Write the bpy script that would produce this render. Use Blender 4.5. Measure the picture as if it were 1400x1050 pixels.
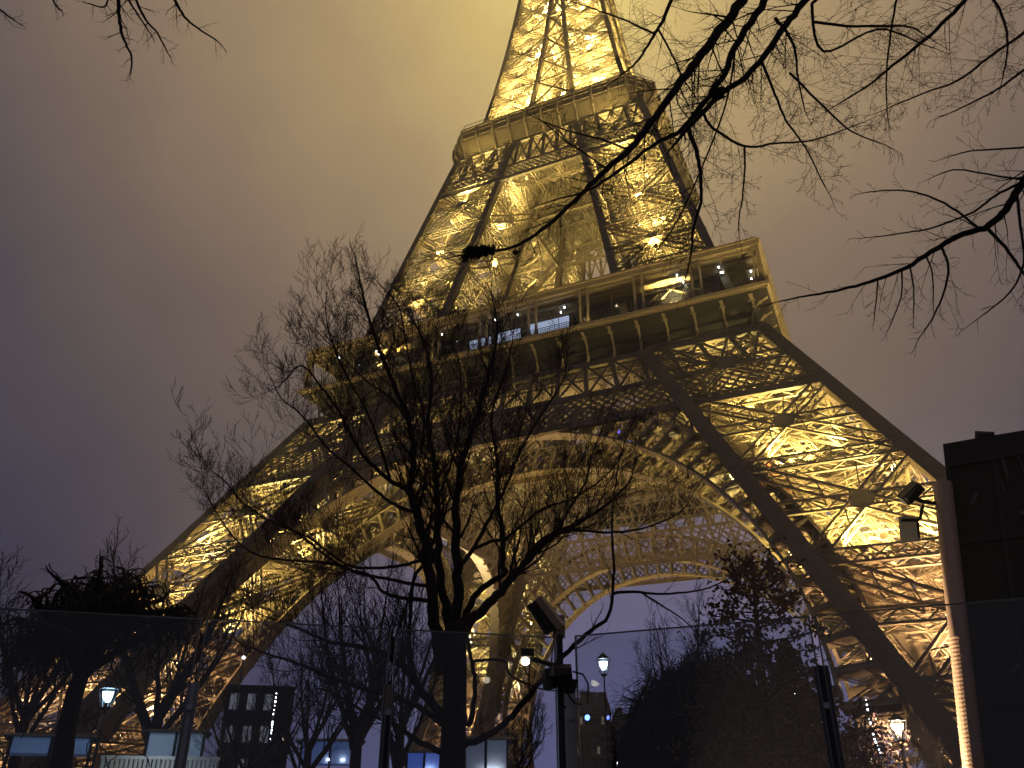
import bpy, math, random
import numpy as np
from mathutils import Vector

# ------------------------------------------------------------------ scene, camera, sky, exposure
S = bpy.context.scene
for o in list(bpy.data.objects): bpy.data.objects.remove(o)
R = math.radians
COL = S.collection
CAM = Vector((41.63, -122.8, 1.66))
YAW, PITCH, FPX = R(24.94), R(27.13), 1099.85       # FPX: focal length in pixels of a 1400 px wide frame
cd = bpy.data.cameras.new('camera'); cam = bpy.data.objects.new('camera', cd); COL.objects.link(cam)
cam.location = CAM; cam.rotation_euler = (R(90) + PITCH, 0, YAW)
cd.sensor_width = 36; cd.lens = 36 * FPX / 1400; cd.clip_start = .05; cd.clip_end = 6000
S.camera = cam
S.render.resolution_x, S.render.resolution_y = 1024, 768
S.view_settings.view_transform = 'Standard'; S.view_settings.look = 'None'
S.view_settings.exposure = 0; S.view_settings.gamma = 1
S.cycles.use_denoising = True; S.cycles.max_bounces = 5; S.cycles.diffuse_bounces = 2
S.cycles.glossy_bounces = 2; S.cycles.transparent_max_bounces = 10; S.cycles.volume_bounces = 0
S.cycles.sample_clamp_indirect = 4; S.cycles.caustics_reflective = False; S.cycles.caustics_refractive = False
FWD = Vector((-math.sin(YAW) * math.cos(PITCH), math.cos(YAW) * math.cos(PITCH), math.sin(PITCH)))
RGT = Vector((math.cos(YAW), math.sin(YAW), 0)); UPV = RGT.cross(FWD)

def ray(px, py):
    return (FWD * FPX + RGT * (px - 700) - UPV * (py - 525)).normalized()
def at(px, py, hd):
    """point on the sight line through a photo pixel, hd metres away over the ground"""
    r = ray(px, py); return CAM + r * (hd / math.hypot(r.x, r.y))
def at_z(px, py, z):
    r = ray(px, py); return CAM + r * ((z - CAM.z) / r.z)

def srgb(r, g, b):
    f = lambda c: (c / 255 / 12.92) if c <= 10 else ((c / 255 + .055) / 1.055) ** 2.4
    return (f(r), f(g), f(b), 1)

W = bpy.data.worlds.new('World'); S.world = W; W.use_nodes = True
nt = W.node_tree; nt.nodes.clear()
def N(t, **k):
    n = nt.nodes.new(t)
    for a, b in k.items(): setattr(n, a, b)
    return n
def ramp(n, stops, interp='LINEAR'):
    cr = n.color_ramp; cr.interpolation = interp
    while len(cr.elements) > 1: cr.elements.remove(cr.elements[-1])
    cr.elements[0].position = stops[0][0]; cr.elements[0].color = stops[0][1]
    for p, c in stops[1:]:
        e = cr.elements.new(p); e.color = c
# low cloud over the city: amber where the lit tower enters it, violet grey towards the horizon
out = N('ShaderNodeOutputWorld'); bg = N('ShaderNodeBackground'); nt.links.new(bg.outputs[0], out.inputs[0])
tc = N('ShaderNodeTexCoord')
nz = N('ShaderNodeTexNoise'); nz.inputs['Scale'].default_value = 2.6; nz.inputs['Detail'].default_value = 6; nz.inputs['Roughness'].default_value = .6
nt.links.new(tc.outputs['Generated'], nz.inputs['Vector'])
GL = ray(775, -60)
dt = N('ShaderNodeVectorMath', operation='DOT_PRODUCT'); dt.inputs[1].default_value = GL
nt.links.new(tc.outputs['Generated'], dt.inputs[0])
ac = N('ShaderNodeMath', operation='ARCCOSINE'); nt.links.new(dt.outputs['Value'], ac.inputs[0])
ad = N('ShaderNodeMath', operation='MULTIPLY_ADD'); ad.inputs[1].default_value = .24
nt.links.new(nz.outputs['Fac'], ad.inputs[0]); nt.links.new(ac.outputs[0], ad.inputs[2])
sb = N('ShaderNodeMath', operation='SUBTRACT'); sb.inputs[1].default_value = .12; nt.links.new(ad.outputs[0], sb.inputs[0])
rp = N('ShaderNodeValToRGB')
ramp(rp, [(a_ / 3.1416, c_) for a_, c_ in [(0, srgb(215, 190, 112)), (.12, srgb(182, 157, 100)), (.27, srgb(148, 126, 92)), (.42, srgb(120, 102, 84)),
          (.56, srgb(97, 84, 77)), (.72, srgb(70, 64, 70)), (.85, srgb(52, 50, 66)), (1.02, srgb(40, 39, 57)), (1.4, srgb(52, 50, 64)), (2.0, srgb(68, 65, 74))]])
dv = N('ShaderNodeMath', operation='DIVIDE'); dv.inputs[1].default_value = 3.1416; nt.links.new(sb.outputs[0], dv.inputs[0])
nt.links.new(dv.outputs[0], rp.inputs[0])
sep = N('ShaderNodeSeparateXYZ'); nt.links.new(tc.outputs['Generated'], sep.inputs[0])
low = N('ShaderNodeMapRange'); low.inputs[1].default_value = .02; low.inputs[2].default_value = .42
low.inputs[3].default_value = 1; low.inputs[4].default_value = 0; nt.links.new(sep.outputs['Z'], low.inputs[0])
az = N('ShaderNodeVectorMath', operation='DOT_PRODUCT'); az.inputs[1].default_value = Vector((ray(900, 900).x, ray(900, 900).y, 0)).normalized()
nt.links.new(tc.outputs['Generated'], az.inputs[0])
azr = N('ShaderNodeMapRange', interpolation_type='SMOOTHSTEP'); azr.inputs[1].default_value = .78; azr.inputs[2].default_value = 1.0
nt.links.new(az.outputs['Value'], azr.inputs[0])
mu = N('ShaderNodeMath', operation='MULTIPLY'); nt.links.new(low.outputs[0], mu.inputs[0]); nt.links.new(azr.outputs[0], mu.inputs[1])
mx = N('ShaderNodeMix', data_type='RGBA', blend_type='ADD')
nt.links.new(mu.outputs[0], mx.inputs[0]); nt.links.new(rp.outputs[0], mx.inputs[6]); mx.inputs[7].default_value = (.085, .09, .20, 1)
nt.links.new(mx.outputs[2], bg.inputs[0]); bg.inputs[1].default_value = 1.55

# ------------------------------------------------------------------ helpers
def tag(o, label=None, cat=None, group=None, kind=None):
    if label: o['label'] = label
    if cat: o['category'] = cat
    if group: o['group'] = group
    if kind: o['kind'] = kind
    return o
def empty(name, loc=(0, 0, 0)):
    o = bpy.data.objects.new(name, None); COL.objects.link(o); o.location = loc; return o
def copy_tree(o, parent=None):
    c = o.copy(); COL.objects.link(c)
    if parent: c.parent = parent
    for ch in o.children: copy_tree(ch, c)
    return c

MATS = {}
def mat(name, col, rough=.6, metal=0, noise=None, nscale=3, bump=0, emit=None, estr=0, spec=.5):
    m = bpy.data.materials.new(name); m.use_nodes = True; t = m.node_tree; b = t.nodes['Principled BSDF']
    b.inputs['Base Color'].default_value = (*col, 1); b.inputs['Roughness'].default_value = rough
    b.inputs['Metallic'].default_value = metal; b.inputs['Specular IOR Level'].default_value = spec
    if noise:
        n = t.nodes.new('ShaderNodeTexNoise'); n.inputs['Scale'].default_value = nscale; n.inputs['Detail'].default_value = 5
        g = t.nodes.new('ShaderNodeTexCoord'); t.links.new(g.outputs['Object'], n.inputs['Vector'])
        r = t.nodes.new('ShaderNodeValToRGB'); r.color_ramp.elements[0].position = .3; r.color_ramp.elements[1].position = .7
        r.color_ramp.elements[0].color = (*col, 1); r.color_ramp.elements[1].color = (*noise, 1)
        t.links.new(n.outputs['Fac'], r.inputs[0]); t.links.new(r.outputs[0], b.inputs['Base Color'])
        if bump:
            u = t.nodes.new('ShaderNodeBump'); u.inputs['Strength'].default_value = bump
            t.links.new(n.outputs['Fac'], u.inputs['Height']); t.links.new(u.outputs[0], b.inputs['Normal'])
    if emit:
        b.inputs['Emission Color'].default_value = (*emit, 1); b.inputs['Emission Strength'].default_value = estr
    MATS[name] = m; return m
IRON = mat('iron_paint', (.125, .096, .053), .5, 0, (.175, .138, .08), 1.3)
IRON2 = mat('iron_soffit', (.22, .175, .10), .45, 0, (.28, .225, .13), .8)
CREAM = mat('cream_slats', (.55, .45, .32), .6)
NET = mat('netted_frieze', (.022, .018, .013), .9, 0, (.009, .008, .006), 1.1)
DARKNET = mat('dark_mesh', (.02, .018, .015), .9)
DGLASS = mat('dark_glazing', (.012, .012, .016), .08, 0)
STONE = mat('pier_stone', (.28, .25, .2), .85, 0, (.2, .18, .15), 2, .3)
LAMPW = mat('white_lamp', (.8, .8, .8), .4, emit=(.8, .88, 1), estr=14)
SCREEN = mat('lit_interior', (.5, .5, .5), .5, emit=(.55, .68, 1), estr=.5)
BLUEL = mat('blue_lamp', (.1, .1, .5), .5, emit=(.08, .1, 1), estr=7)
FLOOD = mat('flood_lens', (.9, .8, .5), .4, emit=(1, .82, .45), estr=12)
BARK = mat('bark', (.030, .022, .017), .95, 0, (.05, .037, .028), 9, .6)
BARKB = mat('bark_dark', (.018, .014, .012), .95, 0, (.03, .024, .02), 14, .5)

class MB:
    """collects beams, boxes and tubes, then links them as one mesh object"""
    def __init__(s): s.v = []; s.f = []; s.P = []; s.Q = []; s.w = []; s.d = []; s.n = []
    def beam(s, p, q, w, d=None, n=(0, 0, 1)):
        s.P.append(tuple(p)); s.Q.append(tuple(q)); s.w.append(w); s.d.append(w if d is None else d); s.n.append(tuple(n))
    def poly(s, pts, faces):
        k = len(s.v); s.v += [tuple(p) for p in pts]; s.f += [tuple(i + k for i in f) for f in faces]
    def box(s, a, b):
        x0, y0, z0 = a; x1, y1, z1 = b
        s.poly([(x0, y0, z0), (x1, y0, z0), (x1, y1, z0), (x0, y1, z0), (x0, y0, z1), (x1, y0, z1), (x1, y1, z1), (x0, y1, z1)],
               [(0, 3, 2, 1), (4, 5, 6, 7), (0, 1, 5, 4), (1, 2, 6, 5), (2, 3, 7, 6), (3, 0, 4, 7)])
    def tube(s, pts, rad, k=6, cap=True):
        pts = [Vector(p) for p in pts]; m = len(pts); base = len(s.v); a = None
        for i, p in enumerate(pts):
            t = (pts[min(i + 1, m - 1)] - pts[max(i - 1, 0)])
            t = t.normalized() if t.length > 1e-9 else Vector((0, 0, 1))
            if a is None: a = t.orthogonal().normalized()
            a = (a - t * a.dot(t)); a = a.normalized() if a.length > 1e-6 else t.orthogonal().normalized()
            b = t.cross(a); r = rad[i] if isinstance(rad, (list, tuple)) else rad
            for j in range(k):
                th = 2 * math.pi * j / k; s.v.append(tuple(p + (a * math.cos(th) + b * math.sin(th)) * r))
        for i in range(m - 1):
            for j in range(k):
                j2 = (j + 1) % k
                s.f.append((base + i * k + j, base + i * k + j2, base + (i + 1) * k + j2, base + (i + 1) * k + j))
        if cap:
            s.f.append(tuple(base + j for j in range(k))[::-1]); s.f.append(tuple(base + (m - 1) * k + j for j in range(k)))
    def disc(s, c, n, r, k=12, t=.1):
        c = Vector(c); n = Vector(n).normalized(); s.tube([c - n * t / 2, c + n * t / 2], r, k)
    def build(s, name, m, parent=None, smooth=False):
        v = s.v; f = s.f
        if s.P:
            P = np.array(s.P, float); Q = np.array(s.Q, float); w = np.array(s.w)[:, None] / 2; d = np.array(s.d)[:, None] / 2
            n = np.array(s.n, float); t = Q - P; t /= np.linalg.norm(t, axis=1, keepdims=True) + 1e-12
            a = np.cross(t, n); L = np.linalg.norm(a, axis=1, keepdims=True); bad = L[:, 0] < 1e-4
            if bad.any(): a[bad] = np.cross(t[bad], np.tile([1., .3, .2], (bad.sum(), 1))); L = np.linalg.norm(a, axis=1, keepdims=True)
            a /= L; b = np.cross(t, a)
            V = np.stack([P - a * w - b * d, P + a * w - b * d, P + a * w + b * d, P - a * w + b * d,
                          Q - a * w - b * d, Q + a * w - b * d, Q + a * w + b * d, Q - a * w + b * d], 1).reshape(-1, 3)
            F = np.array([(0, 1, 5, 4), (1, 2, 6, 5), (2, 3, 7, 6), (3, 0, 4, 7), (0, 3, 2, 1), (4, 5, 6, 7)])
            k = len(v); FF = (F[None] + (np.arange(len(P)) * 8 + k)[:, None, None]).reshape(-1, 4)
            v = list(v) + V.tolist(); f = list(f) + FF.tolist()
        me = bpy.data.meshes.new(name); me.from_pydata(v, [], f); me.update()
        if smooth: me.polygons.foreach_set('use_smooth', [True] * len(me.polygons))
        o = bpy.data.objects.new(name, me); COL.objects.link(o)
        if m: me.materials.append(m)
        if parent:
            o.parent = parent
            # parents that are empties away from the origin keep the built world position
            p = parent; off = Vector((0, 0, 0))
            while p: off += p.location; p = p.parent
            o.location = -off
        return o

V3 = Vector
def lattice(mb, P, Q, n, w=1.2, d=.8, rail=.17, lace=.09, step=None, sides=True, cross=False):
    """box lattice girder: four angle rails and zigzag lacing; n is the normal of its broad face"""
    P = V3(P); Q = V3(Q); n = V3(n); t = (Q - P); L = t.length; t /= L
    a = t.cross(n).normalized(); b = a.cross(t).normalized()
    for sa in (-1, 1):
        for sb_ in (-1, 1):
            o = a * (sa * w / 2) + b * (sb_ * d / 2); mb.beam(P + o, Q + o, rail, rail, n)
    k = max(2, int(round(L / (step or w * 1.1))))
    for sb_ in (-1, 1):
        for i in range(k):
            s0 = 1 if i % 2 else -1
            p = P + t * (L * i / k) + a * (s0 * w / 2) + b * (sb_ * d / 2); q = P + t * (L * (i + 1) / k) - a * (s0 * w / 2) + b * (sb_ * d / 2)
            mb.beam(p, q, lace, .05, n)
            if cross:
                p = P + t * (L * i / k) - a * (s0 * w / 2) + b * (sb_ * d / 2); q = P + t * (L * (i + 1) / k) + a * (s0 * w / 2) + b * (sb_ * d / 2)
                mb.beam(p, q, lace, .05, n)
    if sides:
        for sa in (-1, 1):
            for i in range(k):
                s0 = 1 if i % 2 else -1
                p = P + t * (L * i / k) + a * (sa * w / 2) + b * (s0 * d / 2); q = P + t * (L * (i + 1) / k) + a * (sa * w / 2) - b * (s0 * d / 2)
                mb.beam(p, q, lace, .05, a)

# ------------------------------------------------------------------ ground
g = MB(); g.poly([(-3000, -3000, 0), (3000, -3000, 0), (3000, 3000, 0), (-3000, 3000, 0)], [(0, 1, 2, 3)])
tag(g.build('ground', mat('ground_gravel', (.10, .09, .075), .95, 0, (.14, .12, .10), .5)), kind='structure')

# ------------------------------------------------------------------ the tower
H0, H1, H2 = 61.6, 31.3, 18.3
W0, W1, W2 = 15.5, 14.6, 12.2
ZF, ZS = 57.0, 112.0
def hw(z):
    if z <= ZF: return H0 + (H1 - H0) * z / ZF
    if z <= ZS: return H1 + (H2 - H1) * (z - ZF) / (ZS - ZF)
    if z <= 118: return H2 + (15.6 - H2) * (z - ZS) / (118 - ZS)
    return 15.6 * math.exp(-(z - 118) / 85)
def lw(z):
    if z <= ZF: return W0 + (W1 - W0) * z / ZF
    if z <= ZS: return W1 + (W2 - W1) * (z - ZF) / (ZS - ZF)
    return max(4, 10.4 - (z - 118) * .052)
def corner(sx, sy, i, j, z):
    h, w = hw(z), lw(z); return V3((sx * (h - i * w), sy * (h - j * w), z))

tower = tag(empty('lattice_tower'), 'huge wrought iron lattice tower lit gold from inside, four arched legs', 'tower')
SUNY = (1.0, .77, .27)
def lamp_spot(name, loc, target, power, size=120, parent=None, rad=.5, col=SUNY, blend=.6):
    l = bpy.data.lights.new(name, 'SPOT'); l.energy = power; l.color = col; l.spot_size = R(size); l.spot_blend = blend; l.shadow_soft_size = rad
    o = bpy.data.objects.new(name, l); COL.objects.link(o); o.location = loc
    o.rotation_euler = (V3(target) - V3(loc)).to_track_quat('-Z', 'Y').to_euler()
    if parent:
        o.parent = parent; p_ = parent
        while p_: o.location -= p_.location; p_ = p_.parent
    return o
def lamp_point(name, loc, power, parent=None, rad=.4, col=SUNY):
    l = bpy.data.lights.new(name, 'POINT'); l.energy = power; l.color = col; l.shadow_soft_size = rad
    o = bpy.data.objects.new(name, l); COL.objects.link(o); o.location = loc
    if parent:
        o.parent = parent; p_ = parent
        while p_: o.location -= p_.location; p_ = p_.parent
    return o

def leg_section(sx, sy, levels, parent, name, cw, bw, power, first=None, rail=.23, cross_inner=True, steps=None):
    """one leg between heights: four box chords, X braces in lattice girders, gussets, inner diaphragms"""
    leg = empty(name); leg.parent = parent
    zs0, zs1 = levels[0], levels[-1]
    for i in (0, 1):
        for j in (0, 1):
            m = MB()
            zz = [zs0, zs1] if zs1 <= 118 else levels
            for a_, b_ in zip(zz[:-1], zz[1:]):
                p, q = corner(sx, sy, i, j, a_), corner(sx, sy, i, j, b_)
                c_ = cw * (1.18 if i + j == 1 and cw > 1.3 else 1); m.beam(p, q, c_, c_, (0, 1, 0))
                # flange angles along the edges and splice plates
                for e0, e1 in ((-1, -1), (-1, 1), (1, -1), (1, 1)):
                    o_ = V3((e0, e1, 0)) * (c_ * .46); m.beam(p + o_, q + o_, .26, .26, (0, 1, 0))
                for e in range(int((b_ - a_) / 5.5)):
                    c = p.lerp(q, (e + .5) / int((b_ - a_) / 5.5)); t = (q - p).normalized()
                    m.beam(c - t * .5, c + t * .5, c_ * .8, c_ + .08, (0, 1, 0)); m.beam(c - t * .5, c + t * .5, c_ + .08, c_ * .8, (0, 1, 0))
            m.build('chord', IRON, leg)
    faces = [((0, 0), (1, 0), (0, sy, .45)), ((0, 1), (1, 1), (0, -sy, -.45)), ((0, 0), (0, 1), (sx, 0, .45)), ((1, 0), (1, 1), (-sx, 0, -.45))]
    for (A, B, n) in faces:
        m = MB(); n = V3(n).normalized()
        for z0, z1 in zip(levels[:-1], levels[1:]):
            a0, a1 = corner(sx, sy, *A, z0), corner(sx, sy, *A, z1); b0, b1 = corner(sx, sy, *B, z0), corner(sx, sy, *B, z1)
            mid = (a0 + a1 + b0 + b1) / 4; am, bm = (a0 + a1) / 2, (b0 + b1) / 2
            for p, q in ((a0, mid), (mid, b1), (b0, mid), (mid, a1), (am, mid), (mid, bm)):
                lattice(m, p, q, n, bw, bw * .8, rail, rail * .55)
            lattice(m, a1, b1, n, bw, bw * .8, rail, rail * .55, cross=True)
            # gusset star at the crossing and plates at the chords
            m.disc(mid + n * bw * .45, n, bw * .8, 8, .1)
            m.disc(mid - n * bw * .45, n, bw * .5, 8, .06)
            # secondary bars
            for f_ in (.3, .7):
                p = a1.lerp(b1, f_); m.beam(p, mid.lerp(p, .35 + .0 * f_), rail * .5, .06, n)
        m.build('brace_lattice', IRON, leg)
    # inside: floors of crossed girders, lift rails, stairs
    for z in levels[1:]:
        m = MB(); c = [corner(sx, sy, i, j, z) for (i, j) in ((0, 0), (1, 0), (1, 1), (0, 1))]
        lattice(m, c[0], c[2], (0, 0, 1), bw * .8, bw * .6, rail * .8, rail * .5); lattice(m, c[1], c[3], (0, 0, 1), bw * .8, bw * .6, rail * .8, rail * .5)
        for i in range(4):
            p = c[i].lerp(c[(i + 1) % 4], .5); q = c[(i + 1) % 4].lerp(c[(i + 2) % 4], .5); m.beam(p, q, rail, rail)
        m.build('floor_girder', IRON, leg)
    if zs1 <= 118:
        m = MB(); cc = lambda u, v_, z: V3((sx * (hw(z) - u * lw(z)), sy * (hw(z) - v_ * lw(z)), z))
        for u in (.36, .46, .6, .7):
            lattice(m, cc(u, .5, zs0), cc(u, .5, zs1), (sx, sy, .3), .5, .5, .16, .08, step=1.1)
        k = int((zs1 - zs0) / .8)
        for e in range(k):
            z = zs0 + (zs1 - zs0) * e / k; m.beam(cc(.36, .5, z), cc(.7, .5, z), .14, .1)
        m.build('lift_track', IRON2, leg)
        for (u_, v_) in ((.86, .08), (.08, .86)):
            m = MB(); p, q = cc(u_, v_, zs0), cc(u_, v_, zs1); m.beam(p, q, 1.5 * bw / 1.25, .12, (sx, sy, -.6)); t_ = (q - p).normalized(); sd = V3((-sx, sy, 0)) * .05
            p2, q2 = cc(u_ - (.1 if u_ > .5 else -.02), v_ + (.03 if u_ > .5 else -.1), zs0), cc(u_ - (.1 if u_ > .5 else -.02), v_ + (.03 if u_ > .5 else -.1), zs1); m.beam(p2, q2, .2, .2)
            for e in range(int((zs1 - zs0) / 1.6)): f_ = (e + .5) / int((zs1 - zs0) / 1.6); m.beam(p.lerp(q, f_), p2.lerp(q2, f_), .2, .15)
            m.build('service_strip', IRON2, leg)
        m = MB(); k = int((zs1 - zs0) / 2.6)
        for e in range(k):
            z0 = zs0 + (zs1 - zs0) * e / k; z1 = zs0 + (zs1 - zs0) * (e + 1) / k
            u0, u1 = (.15, .5) if e % 2 else (.5, .15)
            p, q = cc(u0, .8, z0), cc(u1, .8, z1); m.beam(p, q, .9, .12, (0, 0, 1))
            for h_ in (.5, 1.05): m.beam(p + V3((0, .45, h_)), q + V3((0, .45, h_)), .06); m.beam(p + V3((0, -.45, h_)), q + V3((0, -.45, h_)), .06)
        m.build('stair', IRON2, leg)
    return leg

LV1 = [3, 8, 19, 30, 41, 52]
LV2 = [58, 69.5, 80.5, 91.5, 102.5, 112]
def flood(parent, loc, target, power, size=150, col=SUNY):
    """a floodlight: housing, lens and its own light"""
    loc = V3(loc); t = (V3(target) - loc).normalized(); m = MB()
    m.tube([loc - t * .75, loc - t * .2], [.2, .38], 8); m.build('floodlight', IRON2, parent)
    lamp_spot('floodlight_beam', loc, target, power, size, parent, .5, col)
def cen(sx, sy, z, u=.5, v=.5):
    return V3((sx * (hw(z) - u * lw(z)), sy * (hw(z) - v * lw(z)), z))
PL = 26000
for sx, sy in ((-1, -1), (1, -1), (1, 1), (-1, 1)):
    leg = leg_section(sx, sy, LV1, tower, 'lower_leg', 1.4, 1.45, 1)
    for i in (0, 1):                                    # masonry footing under each chord
        for j in (0, 1):
            c = corner(sx, sy, i, j, 2.2); m = MB()
            for (z0, z1, s_) in ((0, 1.2, 4.2), (1.2, 2.4, 3.4), (2.4, 3.4, 2.4)):
                m.box((c.x - s_, c.y - s_, z0), (c.x + s_, c.y + s_, z1))
            m.build('footing', STONE, leg)
    for z, k in ((4.2, .7), (12, 1), (22.5, 1), (33.5, 1), (44, .6)):
        cl_ = (1, .62, .34) if z < 13 else SUNY
        for u, v_ in ((.5, .3), (.5, .78)):
            flood(leg, cen(sx, sy, z, u, v_), cen(sx, sy, z + 10, .5, .5), PL * k * .8, 140, cl_)
        for u, v_, uu, vv in ((.3, -.022, .4, -.02), (.7, -.022, .6, -.02), (-.022, .3, -.02, .4), (-.022, .7, -.02, .6), (.5, 1.022, .5, 1.0), (1.022, .5, 1.0, .5)):
            if z < 40: flood(leg, cen(sx, sy, z - 2.5, u, v_), cen(sx, sy, z + 8, uu, vv), PL * k * 1.05, 84 if z < 30 else 62, cl_)
    up = leg_section(sx, sy, LV2, tower, 'upper_leg', .95, 1.15, 1, rail=.18)
    for z, k in ((59, .8), (72, .9), (84, .9), (97, .9), (106, .4)):
        k *= .35 if sy > 0 else (1.15 if sx > 0 else 1)
        flood(up, cen(sx, sy, z, .3, .4), cen(sx, sy, z + 9), PL * k * .9); flood(up, cen(sx, sy, z, .7, .7), cen(sx, sy, z + 9), PL * k * .9)
        for u, v_, uu, vv in ((.5, -.04, .5, .03), (-.04, .5, .03, .5), (1.04, .5, .97, .5), (.5, 1.04, .5, .97)):
            flood(up, cen(sx, sy, z + 1, u, v_), cen(sx, sy, z + 10, uu, vv), PL * k * .8, 90)

# ---- things laid out along each of the four faces: u runs to the right seen from outside, o outwards from the axis
def side(k):
    c, s_ = [(1, 0), (0, 1), (-1, 0), (0, -1)][k]
    # k = 0 is the face towards the camera (y negative)
    def f(u, o, z):
        x, y = u, -o
        return V3((x * c - y * s_, x * s_ + y * c, z))
    def n(u, o, z=0):
        x, y = u, -o
        return V3((x * c - y * s_, x * s_ + y * c, z)).normalized()
    return f, n

RZ, RR, RT = 41.6, 37.0, 4.0
def arch(k, inner):
    f, n = side(k); A = empty('arch'); A.parent = tower
    nn = n(0, 1, .45)
    out_ = (lambda z: hw(z) - lw(z)) if inner else (lambda z: hw(z))
    P = lambda th, r, do=0: f(r * math.cos(th), out_(RZ - RR + r * math.sin(th)) + do, RZ - RR + r * math.sin(th))
    D = 2.2; sg = -1 if not inner else 1
    t0, t1, M = R(4), R(176), 96
    th = [t0 + (t1 - t0) * i / M for i in range(M + 1)]
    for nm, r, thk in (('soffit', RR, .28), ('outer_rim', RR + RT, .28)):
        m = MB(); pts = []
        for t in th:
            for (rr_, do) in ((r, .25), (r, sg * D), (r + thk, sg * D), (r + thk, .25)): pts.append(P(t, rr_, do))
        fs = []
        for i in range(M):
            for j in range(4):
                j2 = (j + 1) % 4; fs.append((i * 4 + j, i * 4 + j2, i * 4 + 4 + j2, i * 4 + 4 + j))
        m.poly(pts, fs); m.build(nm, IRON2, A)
    m = MB(); K = 44
    for i in range(K + 1):
        t = t0 + (t1 - t0) * i / K
        for do in (.1, sg * (D - .1)): m.beam(P(t, RR, do), P(t, RR + RT, do), .34, .2, nn)
        m.beam(P(t, RR + .1, sg * D * .5), P(t, RR + RT, sg * D * .5), .12, D * .8, nn)
        if i < K:
            t2 = t0 + (t1 - t0) * (i + 1) / K; tm = (t + t2) / 2
            for do in (.1, sg * (D - .1)):
                m.beam(P(t, RR, do), P(tm, RR + RT * .62, do), .1, .06, nn); m.beam(P(t2, RR, do), P(tm, RR + RT * .62, do), .1, .06, nn)
                m.beam(P(t, RR + RT * .55, do), P(tm, RR + RT * .95, do), .14, .06, nn); m.beam(P(t2, RR + RT * .55, do), P(tm, RR + RT * .95, do), .14, .06, nn)
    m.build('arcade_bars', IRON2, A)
    # spandrel lattice between arch, leg and belt
    m = MB(); us = [i * 1.965 for i in range(-20, 21)]
    top = 41.2
    def ztop(u): return top
    def zb(u):
        a = (RR + RT) ** 2 - u * u
        return RZ - RR + math.sqrt(a) if a > 0 else 0
    def inside(u, z): return z > zb(u) - .3 and z < top + .3 and abs(u) < hw(z) - lw(z) + .4
    for i in range(-30, 31):
        for sgn in (1, -1):
            # diamonds of flat bars, cut to the spandrel
            u0 = i * 2.6; seg = None; z = 8.
            while z < top:
                u = u0 + sgn * (z - 20) * .8; u2 = u0 + sgn * (z + 1.3 - 20) * .8
                if inside(u, z) and inside(u2, z + 1.3): m.beam(f(u, out_(z), z), f(u2, out_(z + 1.3), z + 1.3), .22, .12, nn)
                z += 1.3
    for u in us:
        z0 = max(zb(u), 0)
        if z0 < top - .6 and abs(u) < hw(top) - lw(top) + 6:
            zz = z0
            while zz < top and not inside(u, zz): zz += .5
            if zz < top - .5: m.beam(f(u, out_(zz), zz), f(u, out_(top), top), .3, .35, nn)
    m.build('spandrel_lattice', IRON, A)
    return A

def belt(k, inner, zb, zm, zt, post, name, dia=1.25, rim=.9):
    f, n = side(k); B = MB(); nn = n(0, 1, .3)
    out_ = (lambda z: hw(z) - lw(z) + .1) if inner else (lambda z: hw(z) + .35)
    ext = (lambda z: hw(z) - .5) if not inner else (lambda z: hw(z) - lw(z))
    for z, w in ((zb, rim), (zm, rim * .75), (zt, rim)):
        B.beam(f(-ext(z), out_(z), z), f(ext(z), out_(z), z), w, .5, nn)
    H = zt - zm; kx = int(ext(zm) * 2 / post); kx += kx % 2
    U = [(-1 + 2 * i / kx) for i in range(kx + 1)]
    q = lambda s_, z: f(s_ * ext(z), out_(z), z)
    for i, s_ in enumerate(U):
        B.beam(q(s_, zm), q(s_, zt), .55, .4, nn)
        if i < kx:
            B.beam(q(s_, zm), q(U[i + 1], zt), .3, .15, nn); B.beam(q(U[i + 1], zm), q(s_, zt), .3, .15, nn)
            B.beam(q(s_, (zm + zt) / 2), q(U[i + 1], (zm + zt) / 2), .16, .1, nn)
    h = zm - zb; kd = int(ext(zb) * 2 / dia)
    for i in range(-3, kd + 4):
        for sgn in (1, -1):
            a, b = i / kd * 2 - 1, (i + sgn * h / dia / .95) / kd * 2 - 1
            z0, z1 = zb, zm
            if a < -1 or a > 1:
                continue
            if b < -1 or b > 1:
                e = max(-1, min(1, b)); z1 = zb + (zm - zb) * (e - a) / (b - a); b = e
            B.beam(q(a, z0), q(b, z1), .26, .14, nn)
    B.build(name, IRON, tower)

for k in range(4):
    arch(k, False); arch(k, True)
    belt(k, False, 41, 46, 52, 3.93, 'belt_girder'); belt(k, True, 41, 46, 52, 3.93, 'belt_girder', 1.6, .8)
    belt(k, False, 101, 104.5, 111.5, 3.0, 'belt_girder', 1.1, .7); belt(k, True, 101, 104.5, 111.5, 3.0, 'belt_girder', 1.6, .6)
# lamps washing the arches and the underside of the first floor
fl = MB()
for k in range(4):
    f, n = side(k)
    for u in (-17, 17):
        lamp_spot('arch_wash', f(u, 29.5, 2), f(-u * .2, 33.6, 42), 6000, 48, tower, blend=.9)
        lamp_spot('arch_wash', f(u, 14, 2), f(-u * .2, 19, 42), 2200, 48, tower, blend=.9)

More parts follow.
